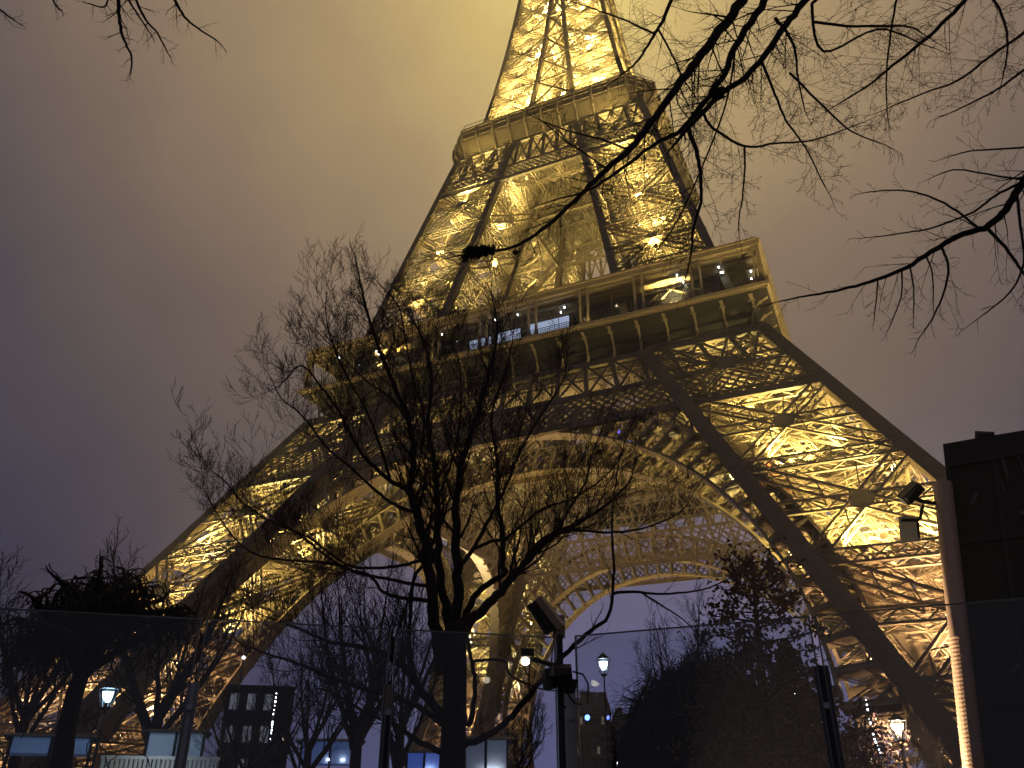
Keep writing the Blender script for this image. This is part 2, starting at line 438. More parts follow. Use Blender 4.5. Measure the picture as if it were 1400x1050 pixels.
# ---- first platform
FP = empty('first_platform'); FP.parent = tower
G = 35.35
m = MB()
def ringbox(m, a, b, z0, z1):
    """square ring between half widths a < b"""
    m.box((-b, -b, z0), (b, -a, z1)); m.box((-b, a, z0), (b, b, z1)); m.box((-b, -a, z0), (-a, a, z1)); m.box((a, -a, z0), (b, a, z1))
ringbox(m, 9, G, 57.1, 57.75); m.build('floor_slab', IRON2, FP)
m = MB()
for i in range(-4, 5):
    for (a, b) in (((i * 7.6, -31, 54.5), (i * 7.6, 31, 54.5)), ((-31, i * 7.6, 54.5), (31, i * 7.6, 54.5))):
        if abs(i) > 1: lattice(m, a, b, (1, 0, 0) if a[0] == b[0] else (0, 1, 0), 4.4, .8, .25, .16, step=3.8, sides=False, cross=True)
m.build('floor_girders', IRON, FP)
for k in range(4):
    f, n = side(k)
    m = MB(); prof = [(31.9, 51.6), (32.3, 52.1), (32.5, 54), (32.9, 55.2), (33.8, 56.3), (G - .1, 57.0)]
    pts = []; fs = []
    for (o, z) in prof: pts += [f(-o, o, z), f(o, o, z)]
    for i in range(len(prof) - 1): fs.append((2 * i, 2 * i + 1, 2 * i + 3, 2 * i + 2))
    m.poly(pts, fs)
    for z, o in ((52.2, 32.5), (53.2, 32.6), (54.9, 33.0)):
        m.beam(f(-o, o, z), f(o, o, z), .22, .22)
    for i in range(1, 73):                                # fluting under the names band
        u = -32 + 64 * i / 73; m.beam(f(u, 32.52, 52.3), f(u, 32.62, 53.2), .2, .14)
    m.build('frieze', NET, FP)
    m = MB(); m.beam(f(-G - .15, G + .05, 57.55), f(G + .15, G + .05, 57.55), .5, .45); m.build('floor_edge', IRON2, FP)
    for i in range(19):
        us = (-1 + 2 * i / 18) * 33.2
        m = MB()
        u = us; L = [(us, 32.4, 51.8), (us, 32.75, 52.6), (us, 32.85, 54.4), (us, 33.2, 55.6), (u, 33.9, 56.5), (u, 34.9, 57.0)]
        m.tube([f(*p) for p in L], [.14, .22, .17, .18, .24, .3], 8)
        m.disc(f(us, 32.95, 53.3), (0, 0, 1), .3, 8, .25); m.disc(f(*L[4]), (0, 0, 1), .4, 8, .3)
        m.build('corbel', IRON2, FP)
    # canopy frame with paired posts
    C = 34.9
    m = MB(); m.beam(f(-C - .3, C, 64.2), f(C + .3, C, 64.2), .5, .9, (0, 0, 1)); m.beam(f(-C, C + .22, 64.6), f(C, C + .22, 64.6), .5, .25, (0, 0, 1))
    m.beam(f(-C + .3, C - .3, 63.4), f(C - .3, C - .3, 63.4), .25, .3)
    for o in (30, 32.5): m.beam(f(-C, o, 63.7), f(C, o, 63.7), .3, .4)
    m.poly([f(-C, C - .2, 64.0), f(C, C - .2, 64.0), f(C - 7.5, C - 7.7, 64.0), f(-C + 7.5, C - 7.7, 64.0),
            f(-C, C - .2, 64.25), f(C, C - .2, 64.25), f(C - 7.5, C - 7.7, 64.25), f(-C + 7.5, C - 7.7, 64.25)], [(0, 3, 2, 1), (4, 5, 6, 7), (2, 3, 7, 6)])
    m.build('canopy', IRON2, FP)
    for i in range(10):
        u = (-1 + 2 * i / 9) * (C - .35)
        m = MB(); du = .55 if 0 < i < 9 else .35
        for s_ in (-du, du):
            m.beam(f(u + s_, C - .1, 57.8), f(u + s_, C - .1, 63.8), .24, .5, n(0, 1)); m.disc(f(u + s_, C - .1, 58.5), (0, 0, 1), .32, 8, .5)
        m.beam(f(u - du, C - .1, 63.3), f(u + du, C - .1, 63.3), .2, .3); m.beam(f(u - du, C - .1, 58.2), f(u + du, C - .1, 58.2), .2, .3)
        m.build('canopy_post', IRON2, FP)
        if i < 9:
            m = MB(); u2 = u + (C - .35) / 9; m.beam(f(u2, C - .3, 57.8), f(u2, C - .3, 63.8), .09); m.build('thin_post', IRON, FP)
    m = MB()
    for h_ in (.25, .55, .85, 1.15): m.beam(f(-C, C + .1, 57.8 + h_), f(C, C + .1, 57.8 + h_), .06)
    for i in range(200): u = -C + 2 * C * i / 199; m.beam(f(u, C + .1, 57.8), f(u, C + .1, 59.0), .05)
    m.build('railing', DARKNET, FP)
    # glazed restaurant halls behind the gallery
    for u0, u1 in ((-29, -10), (10, 29)):
        m = MB(); m.poly([f(u0, 29, 57.8), f(u1, 29, 57.8), f(u1, 30.5, 63.6), f(u0, 30.5, 63.6), f(u0, 20, 57.8), f(u1, 20, 57.8), f(u1, 20, 63.6), f(u0, 20, 63.6)],
               [(0, 1, 2, 3), (1, 5, 6, 2), (0, 3, 7, 4), (3, 2, 6, 7), (4, 7, 6, 5)])
        m.build('glazed_hall', DGLASS, FP)
    m = MB(); m.poly([f(-9, 28, 57.8), f(9, 28, 57.8), f(9, 28, 63.4), f(-9, 28, 63.4), f(-9, 20, 57.8), f(9, 20, 57.8), f(9, 20, 63.4), f(-9, 20, 63.4)], [(0, 1, 2, 3), (1, 5, 6, 2), (0, 3, 7, 4), (3, 2, 6, 7)])
    m.build('central_hall', DARKNET, FP)
    for (u0, u1, z0, z1) in ((-8, -4.6, 60.2, 62.2), (-3.6, .2, 60.6, 62.4), (1.5, 7.8, 60.6, 62.6)):
        m = MB(); m.poly([f(u0, 31, z0 - 1.2), f(u1, 31, z0 - 1.2), f(u1, 31, z1), f(u0, 31, z1), f(u0, 30.8, z0 - 1.2), f(u1, 30.8, z0 - 1.2), f(u1, 30.8, z1), f(u0, 30.8, z1)], [(0, 1, 2, 3), (4, 7, 6, 5), (0, 4, 5, 1), (2, 6, 7, 3)])
        m.build('lit_window', SCREEN, FP)
    rnd = random.Random(40 + k)
    for i in range(15):
        u = rnd.uniform(-32, 32); o = rnd.uniform(30.8, 33.6)
        m = MB(); m.tube([f(u, o, 63.45), f(u, o, 63.25)], .09, 6); m.build('ceiling_lamp', LAMPW, FP)
    for u in (-31, -23, -12, 0, 12, 23, 31): lamp_spot('canopy_wash', f(u, C + .9, 58.2), f(u, C - .2, 64), 120, 150, FP)
    for u in (-28, -14, 0, 14, 28): lamp_spot('frieze_wash', f(u, 36.5, 50.5), f(u, 34.8, 57), 30, 90, FP)
    for u in (-25, -14, 14, 25): lamp_spot('hall_wash', f(u, 33.4, 63.0), f(u, 31, 58.5), 130, 130, FP, .15, (1, .8, .5))
    for (u0, u1) in ((-30, -26.5), (-24, -19), (-17, -12), (12.5, 15), (17, 19.5), (20.5, 25), (26.5, 29)):
        m = MB(); kk = int((u1 - u0) / .42)
        for i in range(kk): m.beam(f(u0 + i * .42, 31.2 + .1 * (i % 2), 57.9), f(u0 + i * .42, 31.2 + .1 * (i % 2), 60.6), .34, .06, n(0, 1))
        m.build('slat_screen', CREAM, FP)

# ---- second platform
SP = empty('second_platform'); SP.parent = tower
A2, CH = 20.5, 4.0
def octo(h, c, z):
    return [V3(p + (z,)) for p in ((-h + c, -h), (h - c, -h), (h, -h + c), (h, h - c), (h - c, h), (-h + c, h), (-h, h - c), (-h, -h + c))]
prof = [(18.4, 2.0, 111.2), (19.3, 3.0, 112.6), (20.3, 3.9, 114.2), (20.5, 4, 115.0), (20.5, 4, 117.0)]
m = MB(); pts = []; fs = []
for h, c, z in prof: pts += octo(h, c, z)
for i in range(len(prof) - 1):
    for j in range(8):
        j2 = (j + 1) % 8; fs.append((i * 8 + j, i * 8 + j2, i * 8 + 8 + j2, i * 8 + 8 + j))
m.poly(pts, fs); m.poly(octo(20.4, 4, 114.4), [(0, 1, 2, 3, 4, 5, 6, 7)]); m.build('gallery_wall', IRON, SP)
m = MB()
for z, h, t in ((117.1, 20.6, .35), (116.2, 20.58, .14), (114.9, 20.55, .14), (112.2, 18.95, .3)):
    o = octo(h, 4 if h > 20 else 2.6, z)
    for j in range(8): m.beam(o[j], o[(j + 1) % 8], t, t)
m.build('parapet_rail', IRON2, SP)
for z0, z1 in ((0, 0),):
    for j in range(8):
        a = [octo(h, c, z)[j] for h, c, z in prof]; b = [octo(h, c, z)[(j + 1) % 8] for h, c, z in prof]
        k = 10 if j % 2 == 0 else 3
        for i in range(k + (1 if j % 2 == 0 else 0)):
            if j % 2 and i == 0: continue
            m = MB(); pl = [p.lerp(q, i / k) for p, q in zip(a, b)]
            o_ = V3((pl[0].x, pl[0].y, 0)).normalized() * .2
            for p, q in zip(pl[:-1], pl[1:]): m.beam(p + o_, q + o_, .34, .5, o_)
            m.build('gallery_rib', IRON2, SP)
m = MB()
for j in range(8):
    a, b = octo(20.3, 4, 117)[j], octo(20.3, 4, 117)[(j + 1) % 8]; k = 40 if j % 2 == 0 else 7
    for i in range(k): p = a.lerp(b, i / k); m.beam(p, p + V3((0, 0, 1.6)), .06)
    m.beam(a + V3((0, 0, 1.6)), b + V3((0, 0, 1.6)), .07); m.beam(a + V3((0, 0, .8)), b + V3((0, 0, .8)), .05)
m.build('safety_fence', IRON, SP)
m = MB(); m.box((-18, -18, 111.9), (18, 18, 112.2)); m.build('floor_slab', IRON, SP)
m = MB()
for i in range(-3, 4):
    for (a, b) in (((i * 5, -18, 110), (i * 5, 18, 110)), ((-18, i * 5, 110), (18, i * 5, 110))):
        lattice(m, a, b, (1, 0, 0) if a[0] == b[0] else (0, 1, 0), 3, .6, .2, .12, step=2.6, sides=False, cross=True)
m.build('floor_girders', IRON, SP)
for k in range(4):
    f, n = side(k)
    for u in (-16, -8, 0, 8, 16): lamp_spot('gallery_wash', f(u, 25.5, 108), f(u, 20, 115), 170, 110, SP)

# ---- shaft above
LV3 = [116.5, 124, 131.5, 139, 146.5, 154, 161.5, 169, 177, 185, 194, 203, 212, 222]
for sx, sy in ((-1, -1), (1, -1), (1, 1), (-1, 1)):
    up = leg_section(sx, sy, LV3, tower, 'shaft_leg', .62, .7, 1, rail=.15)
for sx, sy in ((-1, -1), (1, -1), (1, 1), (-1, 1)):
    for z, kk in ((117.5, 1.5), (128, .8), (143, .8), (158, .8), (174, .8)):
        flood(tower, cen(sx, sy, z, .6, .6), cen(sx, sy, z + 9, .6, .6), PL * 4.5 * kk)
m = MB()
for k in range(4):
    f, n = side(k)
    for z0, z1 in zip(LV3[:-1], LV3[1:]):
        g0, g1 = hw(z0) - lw(z0), hw(z1) - lw(z1)
        if g1 > .5:
            m.beam(f(-g0, hw(z0), z0), f(g1, hw(z1), z1), .36, .3, n(0, 1)); m.beam(f(g0, hw(z0), z0), f(-g1, hw(z1), z1), .36, .3, n(0, 1))
            m.beam(f(-g1, hw(z1), z1), f(g1, hw(z1), z1), .36, .3, n(0, 1))
m.build('shaft_bracing', IRON, tower)
for k in range(4):
    f, n = side(k)
    for u in (-9, 9): lamp_spot('shaft_wash', f(u, 19.3, 118), f(u * .5, 10.5, 150), PL * 1.6, 60, tower)

# blue lamps under the first floor, and a red lift car climbing the near right leg
for (px, py) in ((836, 588), (842, 594), (848, 590), (853, 597), (846, 601), (858, 600), (866, 606), (838, 611), (872, 612), (851, 606)):
    p = at_z(px, py, 53.0); m = MB(); m.tube([p, p - V3((0, 0, .35))], [.3, .42], 8); m.build('blue_lamp', BLUEL, FP)
lc = at(1058, 642, 94); lift = tag(empty('lift_car', lc), 'red lift car with two round white lamps inside the near right leg', 'lift')
m = MB(); m.box((lc.x - 1.3, lc.y - 1.4, lc.z - 1.6), (lc.x + .7, lc.y + 1.4, lc.z + 2.2)); m.beam(lc + V3((-1.6, 0, -2.2)), lc + V3((2.4, 0, -2.6)), 2.2, .5); m.beam(lc + V3((-.3, -1.6, -2)), lc + V3((-.3, -1.6, 2.6)), .9, .5); m.build('car_body', mat('red_lift', (.55, .09, .03), .5), lift)
m = MB(); m.box((lc.x - 1.0, lc.y - 1.46, lc.z + .2), (lc.x - .5, lc.y - 1.42, lc.z + 1.4)); m.build('window', DGLASS, lift)
for dx in (-1.75, 1.15): m = MB(); q = lc + V3((dx, -1.5, .3)); m.disc(q, (0, -1, -.3), .7, 14, .3); m.build('round_lamp', mat('lift_lamp', (.7, .75, .85), .4, emit=(.75, .8, 1), estr=.7), lift)

# ================================================================== foreground and surroundings
def toff(o, parent):
    return o
# ---- security fence: two runs of glass panes that meet at a corner, steel uprights between them
GLASS = bpy.data.materials.new('fence_glass'); GLASS.use_nodes = True; t = GLASS.node_tree; t.nodes.clear()
o_ = t.nodes.new('ShaderNodeOutputMaterial'); tr = t.nodes.new('ShaderNodeBsdfTransparent'); tr.inputs[0].default_value = (.84, .85, .87, 1)
gl = t.nodes.new('ShaderNodeBsdfGlossy'); gl.inputs['Roughness'].default_value = .03; gl.inputs[0].default_value = (.8, .85, .9, 1)
ms = t.nodes.new('ShaderNodeMixShader'); fr = t.nodes.new('ShaderNodeFresnel'); fr.inputs[0].default_value = 1.4
t.links.new(fr.outputs[0], ms.inputs[0]); t.links.new(tr.outputs[0], ms.inputs[1]); t.links.new(gl.outputs[0], ms.inputs[2]); t.links.new(ms.outputs[0], o_.inputs[0])
STEEL = mat('grey_steel', (.50, .54, .62), .45, .1, (.42, .46, .54), 6)
DSTEEL = mat('dark_steel', (.05, .055, .075), .5, .5)
BLACKP = mat('black_plastic', (.012, .012, .013), .5)
TANP = mat('tan_plate', (.42, .33, .24), .6)
EDGE = mat('glass_edge', (.16, .20, .19), .3)
FZ = 3.2
def fence_run(pa, pb, posts, label_side):
    A = at_z(*pa, FZ); B = at_z(*pb, FZ); A.z = B.z = 0; t = (B - A).normalized(); nn = V3((-t.y, t.x, 0))
    # where a sight line in photo column px crosses the fence plane at the pane top
    def cross(px):
        r = ray(px, 950); d = V3((r.x, r.y)); a = V3((A.x - CAM.x, A.y - CAM.y)); tt = V3((t.x, t.y))
        den = d.x * tt.y - d.y * tt.x; k = (a.x * tt.y - a.y * tt.x) / den
        return V3((CAM.x + d.x * k, CAM.y + d.y * k, 0))
    P = [cross(p) for p in posts]
    return P, t, nn
PLt, tL, nL = fence_run((60, 835), (765, 872), (-120, 262, 532, 764), 'left')
PRt, tR, nR = fence_run((783, 870), (1400, 818), (786, 1128, 1460), 'right')
def pane(a, b, nn, label):
    d = (b - a).normalized() * .03; a = a + d; b = b - d; o = empty('glass_pane', (a + b) / 2); tag(o, label, 'glass panel', 'glass panels of the security fence')
    m = MB(); h = nn * .012
    m.poly([a - h, b - h, b - h + V3((0, 0, FZ)), a - h + V3((0, 0, FZ)), a + h, b + h, b + h + V3((0, 0, FZ)), a + h + V3((0, 0, FZ))], [(0, 1, 2, 3), (4, 7, 6, 5)]); m.build('pane', GLASS, o)
    m = MB(); m.beam(a + V3((0, 0, FZ)), b + V3((0, 0, FZ)), .028, .012); m.beam(a, a + V3((0, 0, FZ)), .014, .028, nn); m.beam(b, b + V3((0, 0, FZ)), .014, .028, nn); m.build('polished_edge', EDGE, o)
pane(PLt[0], PLt[1], nL, 'tall clear glass fence panel before the gnarled tree at far left')
pane(PLt[1], PLt[2], nL, 'tall clear glass fence panel between the pale post and the brass capped post')
pane(PLt[2], PLt[3], nL, 'tall clear glass fence panel in front of the big bare trunk')
pane(PRt[0], PRt[1], nR, 'tall clear glass fence panel before the willow and the blue lantern')
pane(PRt[1], PRt[2], nR, 'tall clear glass fence panel reaching the dark cabin')
def post(p, t, nn, top, w, label, m_, cap=None):
    o = empty('fence_post', p); tag(o, label, 'fence post', 'uprights of the security fence')
    m = MB(); q = p + nn * .06; m.beam(q, q + V3((0, 0, top)), w, .05, nn); m.beam(q, q + V3((0, 0, .05)), w + .1, .16, nn); m.build('upright', m_, o)
    m = MB()
    for z in (.6, 1.5, 2.4): m.disc(q - nn * .05 + V3((0, 0, z)), nn, .03, 10, .05)
    m.build('clamp', STEEL, o)
    if cap:
        m = MB(); q2 = q - nn * .03; m.beam(q2 + V3((0, 0, top - .28)), q2 + V3((0, 0, top)), w + .01, .02, nn); m.build('brass_plate', cap, o)
post(PLt[1], tL, nL, 2.62, .10, 'pale grey steel post, leftmost upright of the glass fence', mat('pale_steel', (.85, .9, .98), .5, 0))
post(PLt[2], tL, nL, 2.66, .10, 'dark steel post with a brass plate near its top, left of the trunk', DSTEEL, TANP)
post(PLt[3] + tL * .14, tL, nL, 2.75, .13, 'broad grey steel post at the corner of the glass fence', STEEL)
post(PRt[1], tR, nR, 2.75, .13, 'dark blue steel post in front of the leafy tree', DSTEEL)

# ---- camera mast at the fence corner
c0 = at(768, 1000, 8.3); mast = empty('camera_mast', (c0.x, c0.y, 0)); tag(mast, 'slim black mast with floodlight, camera dome and loose cables at the fence corner', 'mast')
def zat(px, py, hd): return at(px, py, hd).z
m = MB(); m.tube([(c0.x, c0.y, 0), (c0.x, c0.y, zat(763, 868, 8.3))], .035, 8); m.build('pole', BLACKP, mast)
pT = at(765, 855, 8.3)
m = MB(); m.beam((c0.x, c0.y, pT.z - .12), (c0.x, c0.y, pT.z + .1), .11, .04, nL); m.build('mount', TANP, mast)
m = MB(); a, b = at(732, 823, 8.25), at(756, 861, 8.25); m.beam(a, b, .17, .17, FWD); m.tube([a.lerp(b, .1), a.lerp(b, .9)], .10, 8); m.build('floodlight_head', BLACKP, mast)
m = MB(); a, b = at(738, 818, 8.2), at(768, 858, 8.2); m.beam(a, b, .07, .2, FWD); m.build('back_plate', TANP, mast)
m = MB(); a = at(748, 925, 8.2); b = at(782, 922, 8.2); m.tube([a, a.lerp(b, .3), b], [.06, .11, .10], 10); m.tube([at(778, 930, 8.15), at(779, 948, 8.15)], [.09, .05], 10)
m.tube([at(748, 915, 8.2), at(752, 942, 8.2)], .07, 8); m.build('camera_dome', BLACKP, mast)
m = MB(); m.tube([at(765, 912, 8.3), at(718, 898, 8.2)], .025, 6); m.tube([at(730, 893, 8.2), at(712, 893, 8.2)], [.05, .05], 8); m.build('lamp_arm', BLACKP, mast)
m = MB(); q = at(718, 904, 8.2); m.tube([q + V3((0, 0, .035)), q + V3((0, 0, .02)), q - V3((0, 0, .02)), q - V3((0, 0, .035))], [.02, .04, .04, .02], 10); m.build('bulb', mat('warm_bulb', (.9, .8, .6), .4, emit=(1, .86, .6), estr=9), mast)
m = MB()
for pts in (((783, 918), (797, 922), (804, 935), (804, 952), (803, 962)), ((772, 935), (777, 950), (786, 962), (796, 963)), ((764, 950), (768, 962), (774, 968))):
    m.tube([at(x, y, 8.1 + .03 * i) for i, (x, y) in enumerate(pts)], .009, 5)
m.build('cable', BLACKP, mast)

# ---- dark cabin on the right, its lit corner column and two spotlights
CABM = mat('cabin_panel', (.003, .003, .003), .5, 0, (.006, .005, .005), 1.5)
BRONZE = mat('bronze_column', (.72, .50, .34), .4, .2, (.62, .42, .28), 12)
c0 = at(1305, 1050, 11.2); cT = at(1289, 607, 11.2); hC = cT.z; cR = at_z(1400, 588, hC); cab = empty('cabin', (c0.x, c0.y, 0)); tag(cab, 'tall black flat roofed cabin with a bronze corner column', 'cabin')
rt = (cR - cT).normalized(); dp = ray(1330, 900); dp.z = 0; dp.normalize(); lean = V3((cT.x - c0.x, cT.y - c0.y, 0)) / hC
P = lambda a, b, z: V3((c0.x, c0.y, 0)) + lean * z + rt * a + dp * b + V3((0, 0, z))
m = MB(); m.poly([P(0, 0, 0), P(4, 0, 0), P(4, 3, 0), P(0, 3, 0), P(0, 0, hC), P(4, 0, hC), P(4, 3, hC), P(0, 3, hC)], [(0, 3, 2, 1), (4, 5, 6, 7), (0, 1, 5, 4), (1, 2, 6, 5), (2, 3, 7, 6), (3, 0, 4, 7)]); m.build('body', CABM, cab)
m = MB()
for a in (.03, .55, 1.15, 1.75): m.beam(P(a, -.02, 0), P(a, -.02, hC - .1), .05, .04, dp)
for z in (hC - .3, hC - 1.3, 2.6, .1): m.beam(P(0, -.03, z), P(4, -.03, z), .06, .04, dp)
m.build('frame', BLACKP, cab)
m = MB(); m.poly([P(.6, -.035, .3), P(1.1, -.035, .3), P(1.1, -.035, 2.5), P(.6, -.035, 2.5), P(.6, -.025, .3), P(1.1, -.025, .3), P(1.1, -.025, 2.5), P(.6, -.025, 2.5)], [(0, 1, 2, 3), (4, 7, 6, 5)])
m.build('glazing', DGLASS, cab)
m = MB(); m.tube([P(.42, .1, hC - .02), P(.42, .1, hC + .06), P(.60, .1, hC + .05)], [.06, .08, .03], 10); m.build('roof_camera', BLACKP, cab)
m = MB(); m.tube([P(-.05, -.12, 0), P(-.05, -.12, hC - .55)], .11, 20); m.build('corner_column', BRONZE, cab, True)
m = MB()
for i in range(70): z = .2 + i * .045; m.disc(P(-.05, -.12, z), (0, 0, 1), .1135, 20, .022)
m.build('column_grooves', BRONZE, cab)
m = MB(); q = P(-3.6, .1, .05); m.tube([q, q + V3((0, 0, .16))], [.09, .11], 10); m.build('added_uplight', BLACKP, cab)
lamp_spot('added_uplight_beam', P(-3.6, .1, .25), P(-.05, -.12, 3.9), 6500, 70, cab, .06, (1, .74, .46))  # unseen ground light, added to brighten the bronze column
rc = random.Random(8)
m = MB()
for i in range(26):
    a_, z_ = rc.uniform(.1, 2.4), rc.uniform(.4, hC - .6); m.beam(P(a_, -.03, z_), P(a_ + rc.uniform(-.1, .25), -.03, z_ + rc.uniform(.05, .5)), rc.uniform(.01, .05), .02, dp)
m.beam(P(.75, -.05, hC - 1.05), P(1.35, -.05, hC - 1.18), .05, .05, dp); m.beam(P(.9, -.06, hC - 2.3), P(.9, -.06, hC - 1.5), .3, .1, dp)
m.build('fittings', mat('worn_metal', (.10, .09, .08), .35, .6), cab)
for (px0, py0, px1, py1, w, nm) in ((1234, 685, 1256, 663, .13, 'spotlight'), (1230, 723, 1257, 723, .28, 'spotlight')):
    m = MB(); a, b = at(px0, py0, 10.9), at(px1, py1, 10.9); m.beam(a, b, w, .16, FWD); m.beam(a.lerp(b, .1), b.lerp(a, .1), w * .8, .24, FWD); o = m.build(nm, BLACKP, cab)
m = MB()
m.tube([at(1248, 680, 10.95), at(1262, 686, 10.95), P(0, -.05, zat(1288, 691, 11.1))], .028, 6); m.tube([at(1257, 712, 10.95), at(1262, 690, 10.95)], .02, 6)
m.build('bracket', BLACKP, cab)

# ---- street lamps
def street_lamp(px, py, hd, label, col, strn, power, size=.32):
    p = at(px, py, hd); o = empty('street_lamp', (p.x, p.y, 0)); tag(o, label, 'street lamp', 'street lamps beyond the fence')
    m = MB(); m.tube([(p.x, p.y, 0), (p.x, p.y, .8), (p.x, p.y, p.z - size * 1.5)], [.11, .06, .04], 8); m.build('post', BLACKP, o)
    m = MB(); s_ = size
    for j in range(6):
        a_ = j * math.pi / 3; d = V3((math.cos(a_), math.sin(a_), 0)); m.beam(p + d * s_ * .5 - V3((0, 0, s_ * 1.2)), p + d * s_ * .95 + V3((0, 0, s_ * .6)), .03)
    m.tube([p + V3((0, 0, s_ * .6)), p + V3((0, 0, s_ * 1.1)), p + V3((0, 0, s_ * 1.4))], [s_, s_ * .45, s_ * .08], 6); m.tube([p - V3((0, 0, s_ * 1.5)), p - V3((0, 0, s_ * 1.2))], [s_ * .3, s_ * .5], 6)
    m.build('lantern_frame', BLACKP, o)
    m = MB(); m.tube([p - V3((0, 0, s_ * .7)), p - V3((0, 0, s_ * .2)), p + V3((0, 0, s_ * .3))], [s_ * .25, s_ * .5, s_ * .6], 8); m.build('lantern', mat('lantern_light', (.8, .8, .8), .5, emit=col, estr=strn), o)
    lamp_point('lamp_light', p + V3((0, 0, -s_ * .1)), power, o, s_ * .9, col)
street_lamp(825, 908, 46, 'blue white lantern standing in for a reflection in the open arch, above the far roofs', (.62, .82, 1), 9, 260, .42)  # stands in for a lamp reflection in the glass; its post is added
street_lamp(148, 950, 34, 'cold cyan lantern glowing beside the gnarled tree trunk', (.45, .75, 1), 16, 420, .34)
street_lamp(1227, 994, 24, 'warm amber lamp glowing low beside the bronze column', (1, .70, .42), 60, 1500, .24)

# ---- buildings and stalls on the park edge
def win_block(name, px0, px1, pytop, hd, depth, floors, cols, label, cat, wallm, litm, lit, roofm=None, rnd=None):
    a = at(px0, 1040, hd); b = at(px1, 1040, hd); a.z = b.z = 0; H = zat((px0 + px1) / 2, pytop, hd); t = (b - a); L = t.length; t /= L; nn = V3((-t.y, t.x, 0))
    o = empty(name, (a + b) / 2); tag(o, label, cat); Pq = lambda u, d, z: a + t * u + nn * d + V3((0, 0, z))
    hw_ = H * (.84 if roofm else 1)
    m = MB(); m.poly([Pq(0, 0, 0), Pq(L, 0, 0), Pq(L, depth, 0), Pq(0, depth, 0), Pq(0, 0, hw_), Pq(L, 0, hw_), Pq(L, depth, hw_), Pq(0, depth, hw_)], [(4, 5, 6, 7), (0, 1, 5, 4), (1, 2, 6, 5), (2, 3, 7, 6), (3, 0, 4, 7)])
    for f_ in range(1, floors + 1): z = hw_ * f_ / floors; m.beam(Pq(-.1, -.15, z - .1), Pq(L + .1, -.15, z - .1), .3, .3)
    m.build('wall', wallm, o)
    fh = hw_ / floors; cw_ = L / cols
    for f_ in range(floors):
        for c_ in range(cols):
            u = (c_ + .5) * cw_; z = f_ * fh + fh * .25; w = min(1.3, cw_ * .42); h = fh * .5; on = (c_, f_) in lit
            m = MB(); m.poly([Pq(u - w / 2, -.06, z), Pq(u + w / 2, -.06, z), Pq(u + w / 2, -.06, z + h), Pq(u - w / 2, -.06, z + h), Pq(u - w / 2, -.01, z), Pq(u + w / 2, -.01, z), Pq(u + w / 2, -.01, z + h), Pq(u - w / 2, -.01, z + h)], [(0, 1, 2, 3), (0, 4, 5, 1), (1, 5, 6, 2), (2, 6, 7, 3), (3, 7, 4, 0)])
            for x_ in (-w / 2, 0, w / 2): m.beam(Pq(u + x_, -.1, z), Pq(u + x_, -.1, z + h), .07, .06)
            wn = m.build('window', litm if on else DGLASS, o)
    if roofm:
        m = MB(); e = H * .16
        m.poly([Pq(-.3, -.3, hw_), Pq(L + .3, -.3, hw_), Pq(L + .3, depth, hw_), Pq(-.3, depth, hw_), Pq(.6, 1.6, H), Pq(L - .6, 1.6, H), Pq(L - .6, depth - 1, H), Pq(.6, depth - 1, H)], [(4, 5, 6, 7), (0, 1, 5, 4), (1, 2, 6, 5), (2, 3, 7, 6), (3, 0, 4, 7)])
        rf = m.build('roof', roofm, o); rr = random.Random(int(px0))
        for i in range(max(2, cols // 2)):
            u = L * (i + rr.uniform(.2, .8)) / max(2, cols // 2); m = MB(); w = rr.uniform(.6, 1.4); hh = rr.uniform(.8, 2.2); c = Pq(u, depth * .4, 0)
            m.box((c.x - w, c.y - .5, H - .2), (c.x + w, c.y + .5, H + hh)); ch = m.build('chimney', wallm, rf); 
            for q_ in range(3): pass
            ch.location = ch.location + V3((0, 0, 0))
    return o
WALLD = mat('dim_plaster', (.10, .085, .07), .9, 0, (.07, .06, .05), .6)
ROOFD = mat('zinc_roof', (.06, .06, .07), .6)
WINL = mat('lit_window_dim', (.5, .5, .5), .5, emit=(.75, .8, 1), estr=.12)
WINW = mat('lit_window_warm', (.5, .5, .5), .5, emit=(1, .85, .6), estr=.10)
win_block('apartment_house', 778, 838, 953, 215, 14, 6, 8, 'dark apartment house with chimneys seen under the far arch', 'building', WALLD, WINW, {(2, 5), (6, 5), (1, 3), (5, 3)}, ROOFD)
win_block('apartment_house', 838, 905, 975, 222, 14, 5, 7, 'lower dark apartment house right of the chimneyed one, under the far arch', 'building', WALLD, WINW, {(3, 4), (5, 1)}, ROOFD)
win_block('reflection_house', 296, 392, 938, 75, 10, 4, 4, 'stone house standing in for a reflection of pale lit windows behind the mid left bare trees', 'building', mat('grey_stone', (.07, .07, .085), .9), WINL, {(0, 3), (1, 3), (2, 3), (0, 2), (1, 2), (2, 2), (1, 1)})  # house built in place of a reflection of lit windows
TENT = mat('white_canvas', (.75, .77, .8), .7, emit=(.35, .5, .85), estr=.08)
